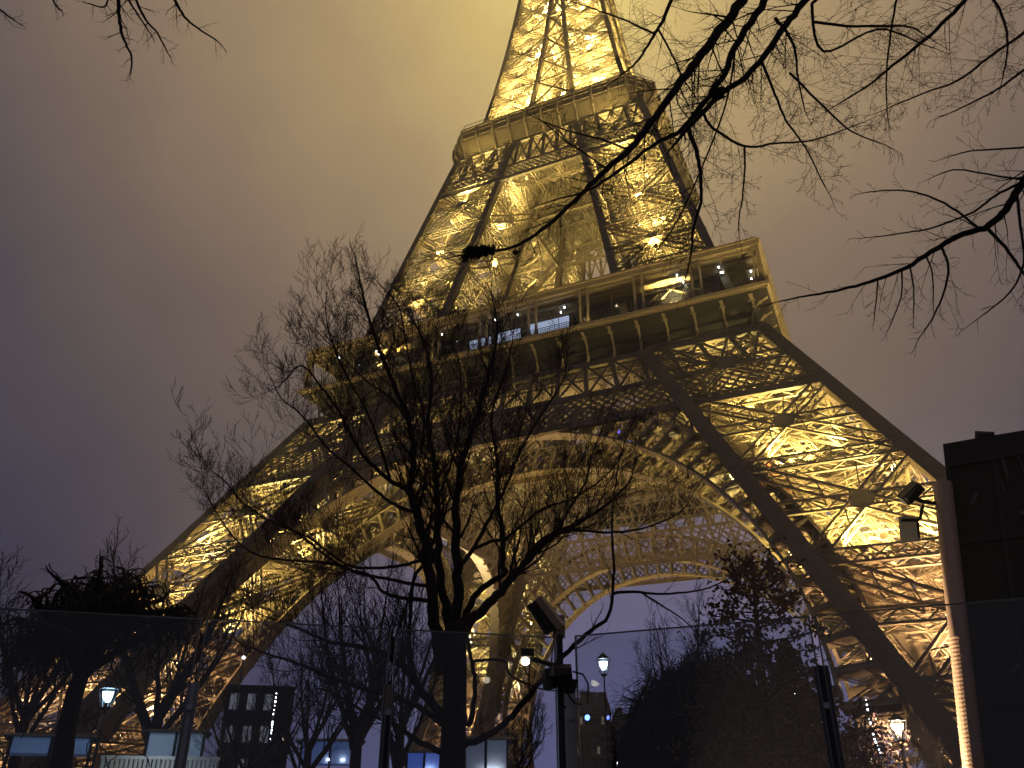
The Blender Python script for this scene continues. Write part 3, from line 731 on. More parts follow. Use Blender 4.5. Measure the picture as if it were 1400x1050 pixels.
def stall(name, px0, px1, y0, y1, hd, label, m_, strips=()):
    a = at(px0, 1040, hd); b = at(px1, 1040, hd); H = zat((px0 + px1) / 2, y0, hd); a.z = b.z = 0; t = (b - a); L = t.length; t /= L; nn = V3((-t.y, t.x, 0))
    o = empty(name, (a + b) / 2); tag(o, label, 'kiosk', 'low stalls along the park edge'); Pq = lambda u, d, z: a + t * u + nn * d + V3((0, 0, z)); zl = max(.2, zat((px0 + px1) / 2, y1, hd))
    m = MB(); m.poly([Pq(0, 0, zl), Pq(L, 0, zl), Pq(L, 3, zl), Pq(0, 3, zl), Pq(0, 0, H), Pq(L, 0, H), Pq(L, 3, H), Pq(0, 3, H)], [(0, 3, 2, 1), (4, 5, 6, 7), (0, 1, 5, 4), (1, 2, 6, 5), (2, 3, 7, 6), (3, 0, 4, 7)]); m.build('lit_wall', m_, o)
    m = MB(); m.poly([Pq(-.3, -.4, H + .02), Pq(L + .3, -.4, H + .02), Pq(L + .3, 3.3, H + .02), Pq(-.3, 3.3, H + .02), Pq(0, 1.4, H + .22), Pq(L, 1.4, H + .22)], [(0, 1, 5, 4), (1, 2, 5), (2, 3, 4, 5), (3, 0, 4), (0, 3, 2, 1)]); m.build('roof', ROOFD, o)
    m = MB(); k = max(2, int(L / 1.6))
    for i in range(k + 1): m.beam(Pq(L * i / k, -.05, 0), Pq(L * i / k, -.05, H), .1, .08)
    m.beam(Pq(0, .2, zl * .5), Pq(L, .2, zl * .5), zl, .1); m.build('frame', BLACKP, o)
    for (u0, u1, zz) in strips:
        m = MB(); m.beam(Pq(L * u0, -.12, H * zz), Pq(L * u1, -.12, H * zz), .07); m.build('strip_light', LAMPW, o)
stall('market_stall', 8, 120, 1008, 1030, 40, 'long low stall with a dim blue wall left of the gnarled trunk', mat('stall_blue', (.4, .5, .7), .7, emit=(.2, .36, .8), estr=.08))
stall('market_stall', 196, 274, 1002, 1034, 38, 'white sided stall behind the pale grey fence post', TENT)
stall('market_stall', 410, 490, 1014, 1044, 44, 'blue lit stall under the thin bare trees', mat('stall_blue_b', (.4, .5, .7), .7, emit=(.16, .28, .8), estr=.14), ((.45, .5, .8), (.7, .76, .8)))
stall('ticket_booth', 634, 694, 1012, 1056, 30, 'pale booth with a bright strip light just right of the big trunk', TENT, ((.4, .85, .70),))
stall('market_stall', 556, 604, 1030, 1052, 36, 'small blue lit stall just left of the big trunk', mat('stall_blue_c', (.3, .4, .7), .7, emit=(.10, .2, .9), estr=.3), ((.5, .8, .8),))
# lit balustrade
a, b = at(136, 1045, 30), at(300, 1045, 30); a.z = b.z = 0; o = empty('balustrade', (a + b) / 2); tag(o, 'low pale balustrade catching cold light at lower left', 'railing')
m = MB(); m.beam(a + V3((0, 0, zat(200, 1036, 30))), b + V3((0, 0, zat(200, 1036, 30))), .12, .1); m.build('rail', mat('pale_paint', (.6, .62, .6), .6), o)
m = MB()
for i in range(26): p = a.lerp(b, (i + .5) / 26); m.tube([p, p + V3((0, 0, .9)), p + V3((0, 0, zat(200, 1036, 30)))], [.05, .09, .05], 6)
m.build('balusters', MATS['pale_paint'], o)
lamp_point('balustrade_lamp', at(215, 1020, 28.5), 40, o, .1, (.8, .95, 1))
# small lamps
def small_lamp(px, py, hd, r, col, strn, label, name='small_lamp'):
    p = at(px, py, hd); o = empty(name, (p.x, p.y, 0)); tag(o, label, 'lamp')
    m = MB(); m.tube([(p.x, p.y, 0), (p.x, p.y, p.z - r)], .03, 5); m.build('stem', BLACKP, o)
    m = MB(); m.tube([p + V3((0, 0, r)), p + V3((0, 0, r * .5)), p - V3((0, 0, r * .5)), p - V3((0, 0, r))], [r * .4, r, r, r * .4], 8); m.build('bulb', mat('bulb_glow', (.8, .8, .8), .5, emit=col, estr=strn), o)
small_lamp(803, 981, 120, .35, (.15, .35, 1), 6, 'blue lamp in the dark park, left one of the pair under the arch')
small_lamp(831, 981, 120, .25, (.12, .2, 1), 5, 'blue lamp in the dark park, right one of the pair under the arch')
small_lamp(844, 1044, 60, .1, (.9, .95, 1), 9, 'small white lamp low under the far roofs')
small_lamp(333, 899, 38, .06, (.8, .9, 1), 12, 'small white lamp left of the tall lit windows, under the tower leg')
small_lamp(994, 1037, 40, .07, (1, .9, .8), 6, 'tiny white lamp at the foot of the willow')
small_lamp(389, 1010, 60, .12, (1, .8, .5), 5, 'tiny amber lamp right of the stone house')
small_lamp(1189, 1042, 30, .12, (1, .8, .6), 6, 'pale pinkish lamp below the amber lamp, by the blue post')
for (px, py, dx) in ((348, 883, 0), (358, 883, 0)): pass
p = at(865, 998, 110); o = empty('lit_sign', (p.x, p.y, 0)); tag(o, 'small square white lit sign in the dark under the arch', 'sign')
m = MB(); m.beam(p + RGT * -.55 , p + RGT * .55, .95, .2, V3((FWD.x, FWD.y, 0))); m.build('panel', mat('sign_panel', (.8, .8, .75), .5, emit=(.9, .95, .85), estr=.45), o)
m = MB(); m.tube([(p.x, p.y, 0), (p.x, p.y, p.z - .45)], .06, 6); m.build('post', BLACKP, o)
m = MB()
for dx in (-.3, -.1, .1, .3): q = p + RGT * dx - V3((FWD.x, FWD.y, 0)) * .13; m.beam(q + V3((0, 0, -.2)), q + V3((0, 0, .25 if dx != .1 else .1)), .07, .02, V3((FWD.x, FWD.y, 0)))
m.build('sign_marks', BLACKP, o)
def reflected_light_string(pts, hd, label, n=9):  # bulb strings modelled in place of reflections in the glass
    P = [at(x, y, hd) for x, y in pts]; o = empty('reflected_light_string', (P[0].x, P[0].y, P[0].z)); tag(o, label, 'string lights')
    m = MB(); m.tube(P, .008, 4); m.build('wire', BLACKP, o)
    m = MB(); L = len(P) - 1
    for i in range(n):
        u = i / (n - 1) * L; k = min(int(u), L - 1); q = P[k].lerp(P[k + 1], u - k); r = .02 * hd / 20 * (.6 + .5 * ((i * 7) % 3) / 2)
        m.tube([q + V3((0, 0, r)), q, q - V3((0, 0, r))], [r * .4, r, r * .4], 5)
    m.build('bulbs', MATS['white_lamp'], o)
reflected_light_string([(1082, 922), (1085, 935), (1087, 948)], 22, 'short string of reflected white bulbs set in the leafy tree', 6)
reflected_light_string([(1184, 957), (1188, 980), (1193, 1000), (1196, 1012), (1204, 1030)], 20, 'long curved string of reflected white bulbs left of the amber lamp', 15)
reflected_light_string([(378, 948), (373, 985), (370, 1010)], 30, 'hanging string of reflected white bulbs right of the stone house windows', 14)

# ================================================================== trees
class Tree:
    def __init__(s, seed): s.mb = MB(); s.r = random.Random(seed); s.n = 0
    def tube(s, pts, rad, k):
        s.mb.tube(pts, rad, k, False); s.n += 1
    def rv(s): 
        g_ = s.r.gauss; return V3((g_(0, 1), g_(0, 1), g_(0, 1))).normalized()
    def twig(s, p, d, L, r, lv, up=.15, wig=.22, kids=5, spread=.9, dec=.5, rmin=.004, face=None):
        n = 3 if lv == 0 else 5; pts = [p.copy()]; q = p.copy(); dd = d.normalized()
        ds = []
        for i in range(n):
            dd = (dd + s.rv() * wig + V3((0, 0, up * .5))).normalized(); q = q + dd * (L / n); pts.append(q.copy()); ds.append(dd.copy())
        rad = [max(rmin * .7, r * (1 - .75 * i / n)) for i in range(n + 1)]
        s.tube(pts, rad, 5 if r > .03 else (4 if r > .012 else 3))
        if lv <= 0: return
        m = kids if lv > 1 else max(2, kids - 1)
        for i in range(m):
            f = (i + s.r.uniform(.4, 1.0)) / m * (n - .05); k = min(int(f), n - 1); pp = pts[k].lerp(pts[k + 1], f - k); t = ds[k]
            side_ = s.rv(); side_ = side_ - t * side_.dot(t)
            if face is not None: side_ = side_ - face * side_.dot(face) * .6
            side_ = side_.normalized() if side_.length > 1e-3 else t.orthogonal()
            s.twig(pp, (t + side_ * spread * s.r.uniform(.7, 1.3)).normalized(), L * dec * s.r.uniform(.65, 1.2) * (1.15 - .5 * i / m), max(rmin, rad[k] * .6), lv - 1, up, wig, kids, spread, dec, rmin, face)
    def limb(s, pts, rads, k=8, spawn=None, gap=.5, start=.2, L=2.0, lv=2, **kw):
        """pts world points; a smooth limb with side growth"""
        P = []; Rr = []
        for i in range(len(pts) - 1):
            p0 = pts[max(i - 1, 0)]; p1 = pts[i]; p2 = pts[i + 1]; p3 = pts[min(i + 2, len(pts) - 1)]
            for e in range(5):
                u = e / 5; P.append(.5 * ((2 * p1) + (p2 - p0) * u + (2 * p0 - 5 * p1 + 4 * p2 - p3) * u * u + (3 * p1 - p0 - 3 * p2 + p3) * u ** 3)); Rr.append(rads[i] + (rads[i + 1] - rads[i]) * u)
        P.append(pts[-1]); Rr.append(rads[-1])
        P2 = [p + s.rv() * (r_ * .35) if 0 < i < len(P) - 1 else p for i, (p, r_) in enumerate(zip(P, Rr))]
        s.tube(P2, Rr, k)
        tot = sum((P[i + 1] - P[i]).length for i in range(len(P) - 1)); acc = 0; nxt = tot * start
        for i in range(len(P) - 1):
            seg = (P[i + 1] - P[i]); l = seg.length
            while acc + l > nxt:
                u = (nxt - acc) / l; p = P[i] + seg * u; t = seg.normalized(); sd = s.rv(); sd = (sd - t * sd.dot(t)).normalized(); fr = nxt / tot
                s.twig(p, (t * .8 + sd * .9 + V3((0, 0, kw.get('up', .15)))).normalized(), L * (1.2 - .6 * fr) * s.r.uniform(.6, 1.2), max(kw.get('rmin', .004), Rr[i] * kw.get('cr', .38)), lv, **{a_: b_ for a_, b_ in kw.items() if a_ != 'cr'})
                nxt += gap * s.r.uniform(.6, 1.4)
            acc += l
        s.twig(P[-1], (P[-1] - P[-2]), L * .7, Rr[-1], max(1, lv), **{a_: b_ for a_, b_ in kw.items() if a_ != 'cr'})
def px_limb(pts, d0, d1, px_r, hd_scale=1 / 1100):
    n = len(pts); out_ = []
    for i, (x, y) in enumerate(pts):
        out_.append(at(x, y, d0 + (d1 - d0) * i / (n - 1)))
    rr = [px_r[0] + (px_r[1] - px_r[0]) * i / (n - 1) for i in range(n)]
    rr = [max(.003, r_ * (p - CAM).length * hd_scale) for r_, p in zip(rr, out_)]
    return out_, rr
def finish_tree(T, name, label, trunk_mb, base, group='bare trees behind the fence', m_=None, extra=None):
    o = empty(name, base); tag(o, label, 'tree', group)
    trunk_mb.build('trunk', m_ or BARK, o, True); T.mb.build('crown', m_ or BARK, o, True)
    return o

# ---- big bare tree in the middle
T = Tree(5); D = 14.
b = at(620, 1000, D); trunk = MB()
ctr = [(b.x + .05, b.y, 0), at(618, 1060, D), at(620, 1000, D), at(622, 940, D), at(621, 880, D), at(622, 850, D)]
trunk.tube([V3(c) for c in ctr], [.32, .22, .20, .195, .21, .12], 14)
K = dict(up=.3, wig=.2, kids=4, spread=.75, dec=.58, rmin=.0038)
main = [
 ([(606, 920), (600, 880), (591, 829), (584, 760), (576, 723), (567, 694), (561, 671), (565, 629), (560, 580), (540, 530), (520, 480), (503, 430), (495, 395)], D, D - 1.5, (14, 2), 2),
 ([(622, 890), (612, 840), (600, 771), (599, 714), (597, 671), (593, 629), (585, 580), (590, 520), (580, 470), (560, 430)], D, D + 2, (11, 1.6), 2),
 ([(624, 880), (624, 843), (626, 777), (623, 737), (624, 686), (629, 645), (640, 606), (655, 560), (668, 510), (680, 460), (676, 420)], D, D + .5, (13, 1.8), 2),
 ([(630, 870), (643, 850), (674, 820), (700, 790), (729, 758), (757, 731), (790, 715), (830, 690), (860, 660)], D, D + 2.5, (12, 2), 2),
 ([(632, 850), (654, 809), (689, 786), (687, 771), (686, 723), (680, 686), (680, 629), (672, 570), (690, 510), (700, 470)], D, D - 1.5, (9, 1.6), 2),
 ([(631, 771), (649, 746), (669, 709), (689, 671), (706, 629), (720, 600), (745, 560), (770, 520), (775, 490)], D, D + 1.5, (6, 1.4), 2),
 ([(649, 750), (670, 741), (694, 734), (740, 697), (780, 683), (817, 660), (845, 630), (855, 600)], D, D - 1, (5, 1.3), 2),
 ([(700, 794), (734, 743), (763, 726), (774, 703), (800, 660), (810, 620), (830, 570)], D + 1, D + 2.5, (6, 1.3), 2),
 ([(729, 760), (770, 727), (830, 728), (880, 722), (930, 700), (950, 670)], D + 1.2, D + 3, (4.5, 1.2), 2),
 ([(561, 671), (533, 657), (504, 631), (487, 609), (468, 570), (440, 530), (412, 500), (390, 520)], D - .3, D - 1, (6.5, 1.3), 2),
 ([(567, 700), (540, 690), (515, 672), (480, 640), (445, 610), (415, 570), (385, 545), (372, 520)], D - .3, D + 1.5, (5, 1.2), 2),
 ([(533, 657), (520, 610), (500, 560), (470, 505), (450, 455), (445, 420)], D - .5, D - 2, (4.5, 1.2), 2),
 ([(560, 580), (535, 545), (500, 520), (460, 480), (430, 450)], D - .5, D + .5, (3.5, 1.1), 2),
 ([(576, 620), (580, 570), (565, 520), (555, 470), (545, 420), (520, 390)], D, D + 1, (4, 1.1), 2),
 ([(599, 680), (615, 640), (625, 600), (630, 550), (628, 500), (615, 460)], D + .8, D, (4, 1.1), 2),
 ([(590, 822), (550, 817), (524, 809), (504, 786), (470, 776), (440, 755), (407, 730), (370, 705), (345, 690)], D, D + 3, (5.5, 1.2), 2),
 ([(597, 803), (560, 798), (527, 791), (487, 783), (459, 771), (393, 766), (350, 758), (320, 735), (295, 700), (280, 670)], D + .2, D + 3.5, (5, 1.1), 2),
 ([(580, 764), (550, 773), (510, 777), (473, 771), (421, 734), (379, 717), (335, 690), (310, 660), (285, 640)], D - .2, D - 2, (4.5, 1.1), 2),
 ([(583, 770), (566, 790), (562, 830), (560, 880), (570, 930), (585, 960)], D - .3, D - .4, (5, 4), 1),
 ([(608, 985), (580, 950), (560, 920), (530, 896), (500, 886), (454, 878), (410, 860), (370, 845)], D, D - 2.5, (10, 1.4), 2),
 ([(604, 990), (560, 960), (500, 942), (456, 928), (410, 908), (366, 894), (330, 880)], D, D + 2, (8, 1.3), 2),
 ([(605, 1030), (575, 1015), (540, 990), (500, 975), (460, 950), (430, 940)], D, D - 1.5, (8, 1.3), 2),
 ([(628, 1020), (665, 1005), (700, 978), (740, 930), (765, 902), (800, 868), (832, 842), (839, 790), (837, 740), (838, 690), (845, 640)], D, D - 1.2, (9, 1.8), 1),
 ([(837, 812), (860, 809), (905, 812), (960, 806), (1000, 790)], D - 1.1, D - 1.6, (4.5, 1.3), 1),
 ([(880, 812), (905, 828), (932, 845), (945, 858)], D - 1.2, D - 1.3, (2.6, 1.3), 1),
 ([(628, 960), (640, 990), (650, 940), (645, 905), (640, 880)], D - .2, D - .5, (8, 4), 1),
 ([(645, 905), (668, 902), (690, 905), (700, 925), (740, 942), (775, 945)], D - .3, D - .8, (4, 1.3), 1),
]
for pts, d0, d1, pr, lv in main:
    P_, r_ = px_limb(pts, d0, d1, pr)
    r_ = [x_ * (.64 if pr[0] > 9 else .52) for x_ in r_]; T.limb(P_, r_, 8, gap=.165 if lv == 2 else .5, start=.25, L=1.25 if lv == 2 else .7, lv=lv + (lv == 2), **K)
# knob on the left limb
kp = at(584, 760, D); trunk.tube([kp - V3((0, 0, .14)), kp - V3((0, 0, .06)), kp + V3((0, 0, .06)), kp + V3((0, 0, .14))], [.1, .17, .17, .1], 10)
finish_tree(T, 'bare_tree', 'large many limbed bare tree standing in front of the tower', trunk, (b.x, b.y, 0), m_=BARKB)
print('main twigs', T.n)

# ---- overhanging boughs from a tree beside the camera: trunk out of frame to the right
T = Tree(11); D = 5.2; K2 = dict(up=-.05, wig=.09, kids=4, spread=1.05, dec=.42, rmin=.0017, cr=.24)
tb = CAM + RGT * 5.0 + V3((FWD.x, FWD.y, 0)) * 2.0; trunk = MB(); fork = V3((tb.x - .5, tb.y + .2, 7.2))
trunk.tube([V3((tb.x, tb.y, 0)), V3((tb.x, tb.y, 1)), V3((tb.x - .1, tb.y, 4)), fork], [.42, .3, .24, .17], 14)
def bough(pts, d0, d1, pr, L=.5, gap=.07, lv=2, root=True, start=.12):
    P_, r_ = px_limb(pts, d0, d1, (pr[0] * .72, pr[1] * .8))
    if root:
        trunk.tube([fork, fork.lerp(P_[0], .5) + V3((0, 0, .5)), P_[0]], [.12, .06, r_[0]], 8)
    T.limb(P_, r_, 7, gap=gap, start=start, L=L, lv=lv, **K2)
bough([(1030, -25), (1000, 20), (960, 75), (925, 120), (880, 180), (860, 205), (820, 240), (785, 275), (740, 315), (700, 338), (650, 345)], 6.2, 5.0, (9, 2), .55)
bough([(1060, -25), (1040, 10), (1005, 65), (985, 110), (940, 170), (920, 185), (890, 200), (840, 238), (800, 262), (770, 270)], 5.6, 5.2, (7, 1.3), .5)
bough([(1120, -20), (1085, 20), (1060, 55), (1020, 105), (985, 130), (940, 175)], 5.4, 5.0, (6, 4), .45)
bough([(940, 172), (952, 205), (958, 240), (958, 275), (948, 310), (945, 345), (940, 370)], 5.0, 4.9, (4.5, 1.2), .4, root=False)
bough([(960, 150), (975, 175), (1018, 200), (1060, 196), (1110, 192), (1160, 175)], 5.1, 5.2, (3, 1), .35, root=False)
bough([(1018, 200), (1018, 235), (1015, 270), (1010, 300), (1010, 315)], 5.1, 5.2, (2, .9), .3, root=False)
bough([(925, -20), (905, 30), (890, 55), (870, 85), (850, 102)], 6.4, 6.0, (3.5, 1.4), .6)
bough([(895, 47), (860, 30), (820, 15), (790, 5)], 6.2, 6.3, (2, .9), .45, root=False)
bough([(900, 40), (930, 100), (925, 135), (940, 160)], 6.2, 6.1, (2, .9), .4, root=False)
bough([(1340, -25), (1310, 10), (1270, 50), (1220, 90), (1190, 115), (1150, 140)], 6.5, 6.0, (4, 1.1), .55)
bough([(1345, -20), (1370, 20), (1378, 60), (1372, 100)], 6.3, 6.0, (2.5, 1), .4)
bough([(1400, 45), (1350, 80), (1310, 110), (1270, 125), (1220, 145)], 6.3, 6.0, (2.4, 1), .4)
bough([(1420, 80), (1370, 118), (1340, 135), (1305, 152)], 6.0, 5.8, (2.2, 1), .3)
bough([(1230, -20), (1220, 30), (1212, 100), (1213, 155)], 6.0, 5.9, (2, .9), .35)
bough([(1060, 25), (1085, 60), (1090, 100), (1100, 150)], 5.6, 5.4, (3, 1), .4, root=False)
bough([(1110, 5), (1125, 70), (1200, 40), (1260, 60)], 5.6, 5.6, (2.6, 1), .4)
bough([(1110, 30), (1170, 36), (1240, 36), (1260, 45)], 5.7, 5.8, (2.6, 1), .45, root=False)
bough([(1040, 80), (1060, 130), (1075, 165), (1100, 200), (1128, 255)], 5.5, 5.3, (2.6, 1), .4, root=False)
bough([(1080, 100), (1130, 150), (1165, 180), (1202, 195)], 5.5, 5.4, (2.2, .9), .35, root=False)
bough([(1005, 65), (990, 150), (935, 285), (900, 340)], 5.4, 5.2, (2, .9), .4, root=False)
bough([(860, 205), (820, 190), (780, 180), (740, 165)], 5.3, 5.2, (2.2, .9), .4, root=False)
bough([(830, 232), (800, 210), (770, 190), (745, 168)], 5.3, 5.4, (2, .9), .3, root=False)
# right hand boughs
bough([(1440, 180), (1400, 245), (1375, 285), (1345, 312), (1310, 322), (1265, 350), (1235, 368), (1190, 385), (1140, 398), (1100, 405), (1066, 412)], 5.2, 5.0, (7, 1.1), .33, .1, 1)
bough([(1338, 312), (1300, 283), (1260, 265), (1220, 260), (1186, 263)], 5.1, 5.2, (2.2, .9), .2, .1, 1, False)
bough([(1395, 250), (1360, 268), (1330, 290), (1280, 310), (1240, 318), (1195, 324)], 5.1, 5.3, (2.4, .9), .25, .1, 1, False)
bough([(1398, 245), (1360, 240), (1310, 232), (1285, 238)], 5.3, 5.2, (1.8, .9), .2, .1, 1)
bough([(1410, 200), (1370, 204), (1330, 206), (1305, 212)], 5.3, 5.3, (1.8, .9), .2, .1, 1)
bough([(1350, 312), (1380, 345), (1400, 375), (1420, 400)], 5.0, 5.1, (3, 1.5), .3, .1, 1, False)
bough([(1288, 340), (1297, 365), (1290, 400), (1275, 435), (1262, 455)], 5.05, 5.0, (2.4, 1), .25, .08, 1, False)
bough([(1267, 352), (1275, 375), (1276, 415)], 5.05, 5.0, (1.6, .8), .15, .08, 1, False)
bough([(1244, 364), (1249, 395), (1249, 430)], 5.05, 5.0, (1.6, .8), .15, .08, 1, False)
bough([(1233, 369), (1232, 405), (1217, 445)], 5.05, 5.0, (1.6, .8), .15, .08, 1, False)
bough([(1200, 382), (1198, 410), (1195, 435)], 5.05, 5.0, (1.5, .8), .12, .08, 1, False)
bough([(1390, 265), (1395, 310), (1400, 360), (1380, 400), (1345, 430)], 5.0, 5.0, (2.5, 1), .3, .1, 1, False)
# leftover seed clusters and a withered clump
def clump(px, py, hd, r, n):
    c = at(px, py, hd)
    for i in range(n):
        p = c + T.rv() * r * T.r.uniform(0, 1); a_ = T.rv() * r * .35; b_ = T.rv() * r * .3
        T.mb.poly([p - a_, p + b_, p + a_, p - b_], [(0, 1, 2, 3)])
for px, w in ((640, .05), (648, .06), (656, .055), (664, .05), (672, .04)): clump(px, 347 - (px - 640) * .15, 5.0, w, 120)
clump(706, 345, 5.0, .035, 70); clump(982, 128, 5.05, .06, 160); clump(634, 354, 5.0, .035, 60); clump(995, 122, 5.05, .035, 50); clump(1170, 14, 5.8, .02, 20); clump(1210, 40, 5.9, .02, 20)
finish_tree(T, 'bare_tree', 'bare tree whose dark boughs reach in from the upper right', trunk, (tb.x, tb.y, 0), 'bare trees beside the camera', BARKB)
print('bough twigs', T.n)
# ---- twigs hanging in at the upper left
T = Tree(23); K3 = dict(up=-.1, wig=.15, kids=4, spread=.9, dec=.45, rmin=.0018)
tb = CAM - RGT * 7.5 + V3((FWD.x, FWD.y, 0)) * 3.0; trunk = MB(); fork = V3((tb.x + .6, tb.y + .2, 7.6))
trunk.tube([V3((tb.x, tb.y, 0)), V3((tb.x, tb.y, 1)), V3((tb.x + .1, tb.y, 4)), fork], [.4, .28, .22, .15], 14)
for pts, r0 in (([(158, -40), (162, 10), (166, 42), (172, 60), (180, 78), (179, 98)], 2.4), ([(175, -30), (195, 20), (215, 45), (228, 70)], 1.8), ([(225, -30), (245, 12), (262, 32), (297, 56)], 2.2), ([(165, -20), (185, 15), (205, 45)], 1.5), ([(60, -30), (75, 5), (84, 14)], 1.3), ([(-20, -5), (5, 17), (20, 28)], 1.3), ([(150, -30), (145, 8), (122, 5)], 1.2)):
    P_, r_ = px_limb(pts, 6.2, 6.0, (r0, .8)); trunk.tube([fork, fork.lerp(P_[0], .5) + V3((0, 0, .9)), P_[0]], [.1, .05, r_[0]], 7)
    T.limb(P_, r_, 6, gap=.11, start=.15, L=.24, lv=1, **K3)
finish_tree(T, 'bare_tree', 'bare tree whose few thin twigs dip in at the upper left', trunk, (tb.x, tb.y, 0), 'bare trees beside the camera', BARKB)

# ---- free growing trees further off
def bare_tree(px, hd, top, label, seed, spread=1., lean=0, twigL=None, lv=3, m_=None, name='bare_tree', rm=.6):
    T = Tree(seed); p = at(px, 1040, hd); p.z = 0; H = zat(px, top, hd); tr_ = MB(); r0 = H * .022
    tr_.tube([p, p + V3((0, 0, H * .15)), p + V3((lean, 0, H * .42))], [r0 * 1.4, r0, r0 * .8], 10)
    q = p + V3((lean, 0, H * .40)); n = 9
    for i in range(n):
        a_ = i * 2.4 + T.r.uniform(-.3, .3); d = V3((math.cos(a_) * spread, math.sin(a_) * spread, 1.25)).normalized(); st = p.lerp(q, T.r.uniform(.55, 1)) if i else q
        L_ = H * .62 * T.r.uniform(.75, 1.05); P_ = [st, st + d * L_ * .35, st + d * L_ * .65 + V3((0, 0, L_ * .06)), st + d * L_ * .8 + V3((0, 0, L_ * .2))]
        T.limb(P_, [r0 * .55, r0 * .35, r0 * .22, r0 * .1], 6, gap=H * .045, start=.2, L=(twigL or H * .20), lv=lv - 1, up=.25, wig=.2, kids=4, spread=.8, dec=.55, rmin=.0005 * hd * rm)
    return finish_tree(T, name, label, tr_, p, m_=m_)
bare_tree(486, 30, 760, 'slender bare tree with fine upright twigs left of the big trunk', 3, .7)
bare_tree(545, 36, 790, 'faint bare tree between the slender one and the big trunk', 4, .6)
bare_tree(338, 30, 905, 'small gnarled bare tree in front of the stone house', 6, 1.1)
bare_tree(420, 40, 850, 'small bare tree between the stone house and the slender tree', 16, .9)
bare_tree(930, 40, 845, 'thin bare sapling rising behind the willow dome', 8, .45, rm=.5)
bare_tree(20, 60, 770, 'hazy distant bare tree at the far left edge', 9, .8)
bare_tree(205, 45, 745, 'bare tree whose top shows beside the left leg of the tower', 10, .8)
bare_tree(700, 45, 960, 'low bare tree right of the pale booth', 14, .9)
bare_tree(1240, 26, 1010, 'low bare shrub like tree beneath the amber lamp', 15, 1.0)
bare_tree(1162, 30, 985, 'thin bare tree just right of the dark blue post', 18, .7)

# ---- gnarled weeping tree, lower left
T = Tree(31); hd = 19.; p = at(88, 1040, hd); p.z = 0; tr_ = MB()
tr_.tube([p, at(84, 1040, hd), at(92, 990, hd), at(103, 945, hd), at(112, 920, hd)], [.28, .20, .17, .16, .15], 12)
c = at(112, 925, hd)
def curly(q, d, L, r, n=14, droop=0.):
    pts = [q.copy()]; dd = d.normalized(); a_ = T.rv()
    for i in range(n):
        if i % 3 == 0: a_ = T.rv()
        dd = (dd * 1.0 + a_ * .62 + V3((0, 0, -droop * i / n))).normalized(); q = q + dd * L / n; pts.append(q.copy())
    T.tube(pts, [max(.012, r * (1 - .8 * i / n)) for i in range(n + 1)], 5 if r > .03 else 4); return pts
for i, (px, py) in enumerate([(20, 850), (50, 815), (75, 800), (105, 790), (130, 772), (150, 800), (175, 780), (190, 800), (215, 815), (240, 830), (30, 880), (60, 850), (225, 850), (140, 820), (10, 900), (100, 840), (180, 840), (255, 845)]):
    e = at(px, py, hd + T.r.uniform(-2, 2)); m_ = c.lerp(e, .5) + V3((0, 0, .35)) + T.rv() * .3
    P_ = [c, m_, e + T.rv() * .15]; T.limb(P_, [.11, .075, .04], 7, gap=9, start=.5, L=.5, lv=1, up=-.2, wig=.5, kids=3, spread=1, dec=.6, rmin=.012)
    for j in range(26):
        q = c.lerp(m_, T.r.uniform(.5, 1)) if T.r.random() < .06 else m_.lerp(e, T.r.uniform(0, 1.02)); pp = curly(q, T.rv() + V3((0, 0, .1)), T.r.uniform(.4, 1.0), .024, droop=1.2)
        for k in range(2):
            z = pp[T.r.randint(3, len(pp) - 1)]; curly(z, T.rv() + V3((0, 0, -.2)), T.r.uniform(.3, .8), .012, 9, .6)
for i in range(45):
    a_ = T.r.uniform(1.8, 4.4); R_ = 3.4 * math.sqrt(T.r.random()); z0 = T.r.uniform(2.5, 5.4) - R_ * .15
    q = V3((c.x - .2 + R_ * math.cos(a_), c.y + R_ * math.sin(a_), z0)); curly(q, V3((0, 0, -1)) + T.rv() * .3, T.r.uniform(.5, 1.7), .013, 8, .6)
finish_tree(T, 'gnarled_tree', 'gnarled weeping tree with twisted drooping twigs at lower left', tr_, p, m_=BARKB)
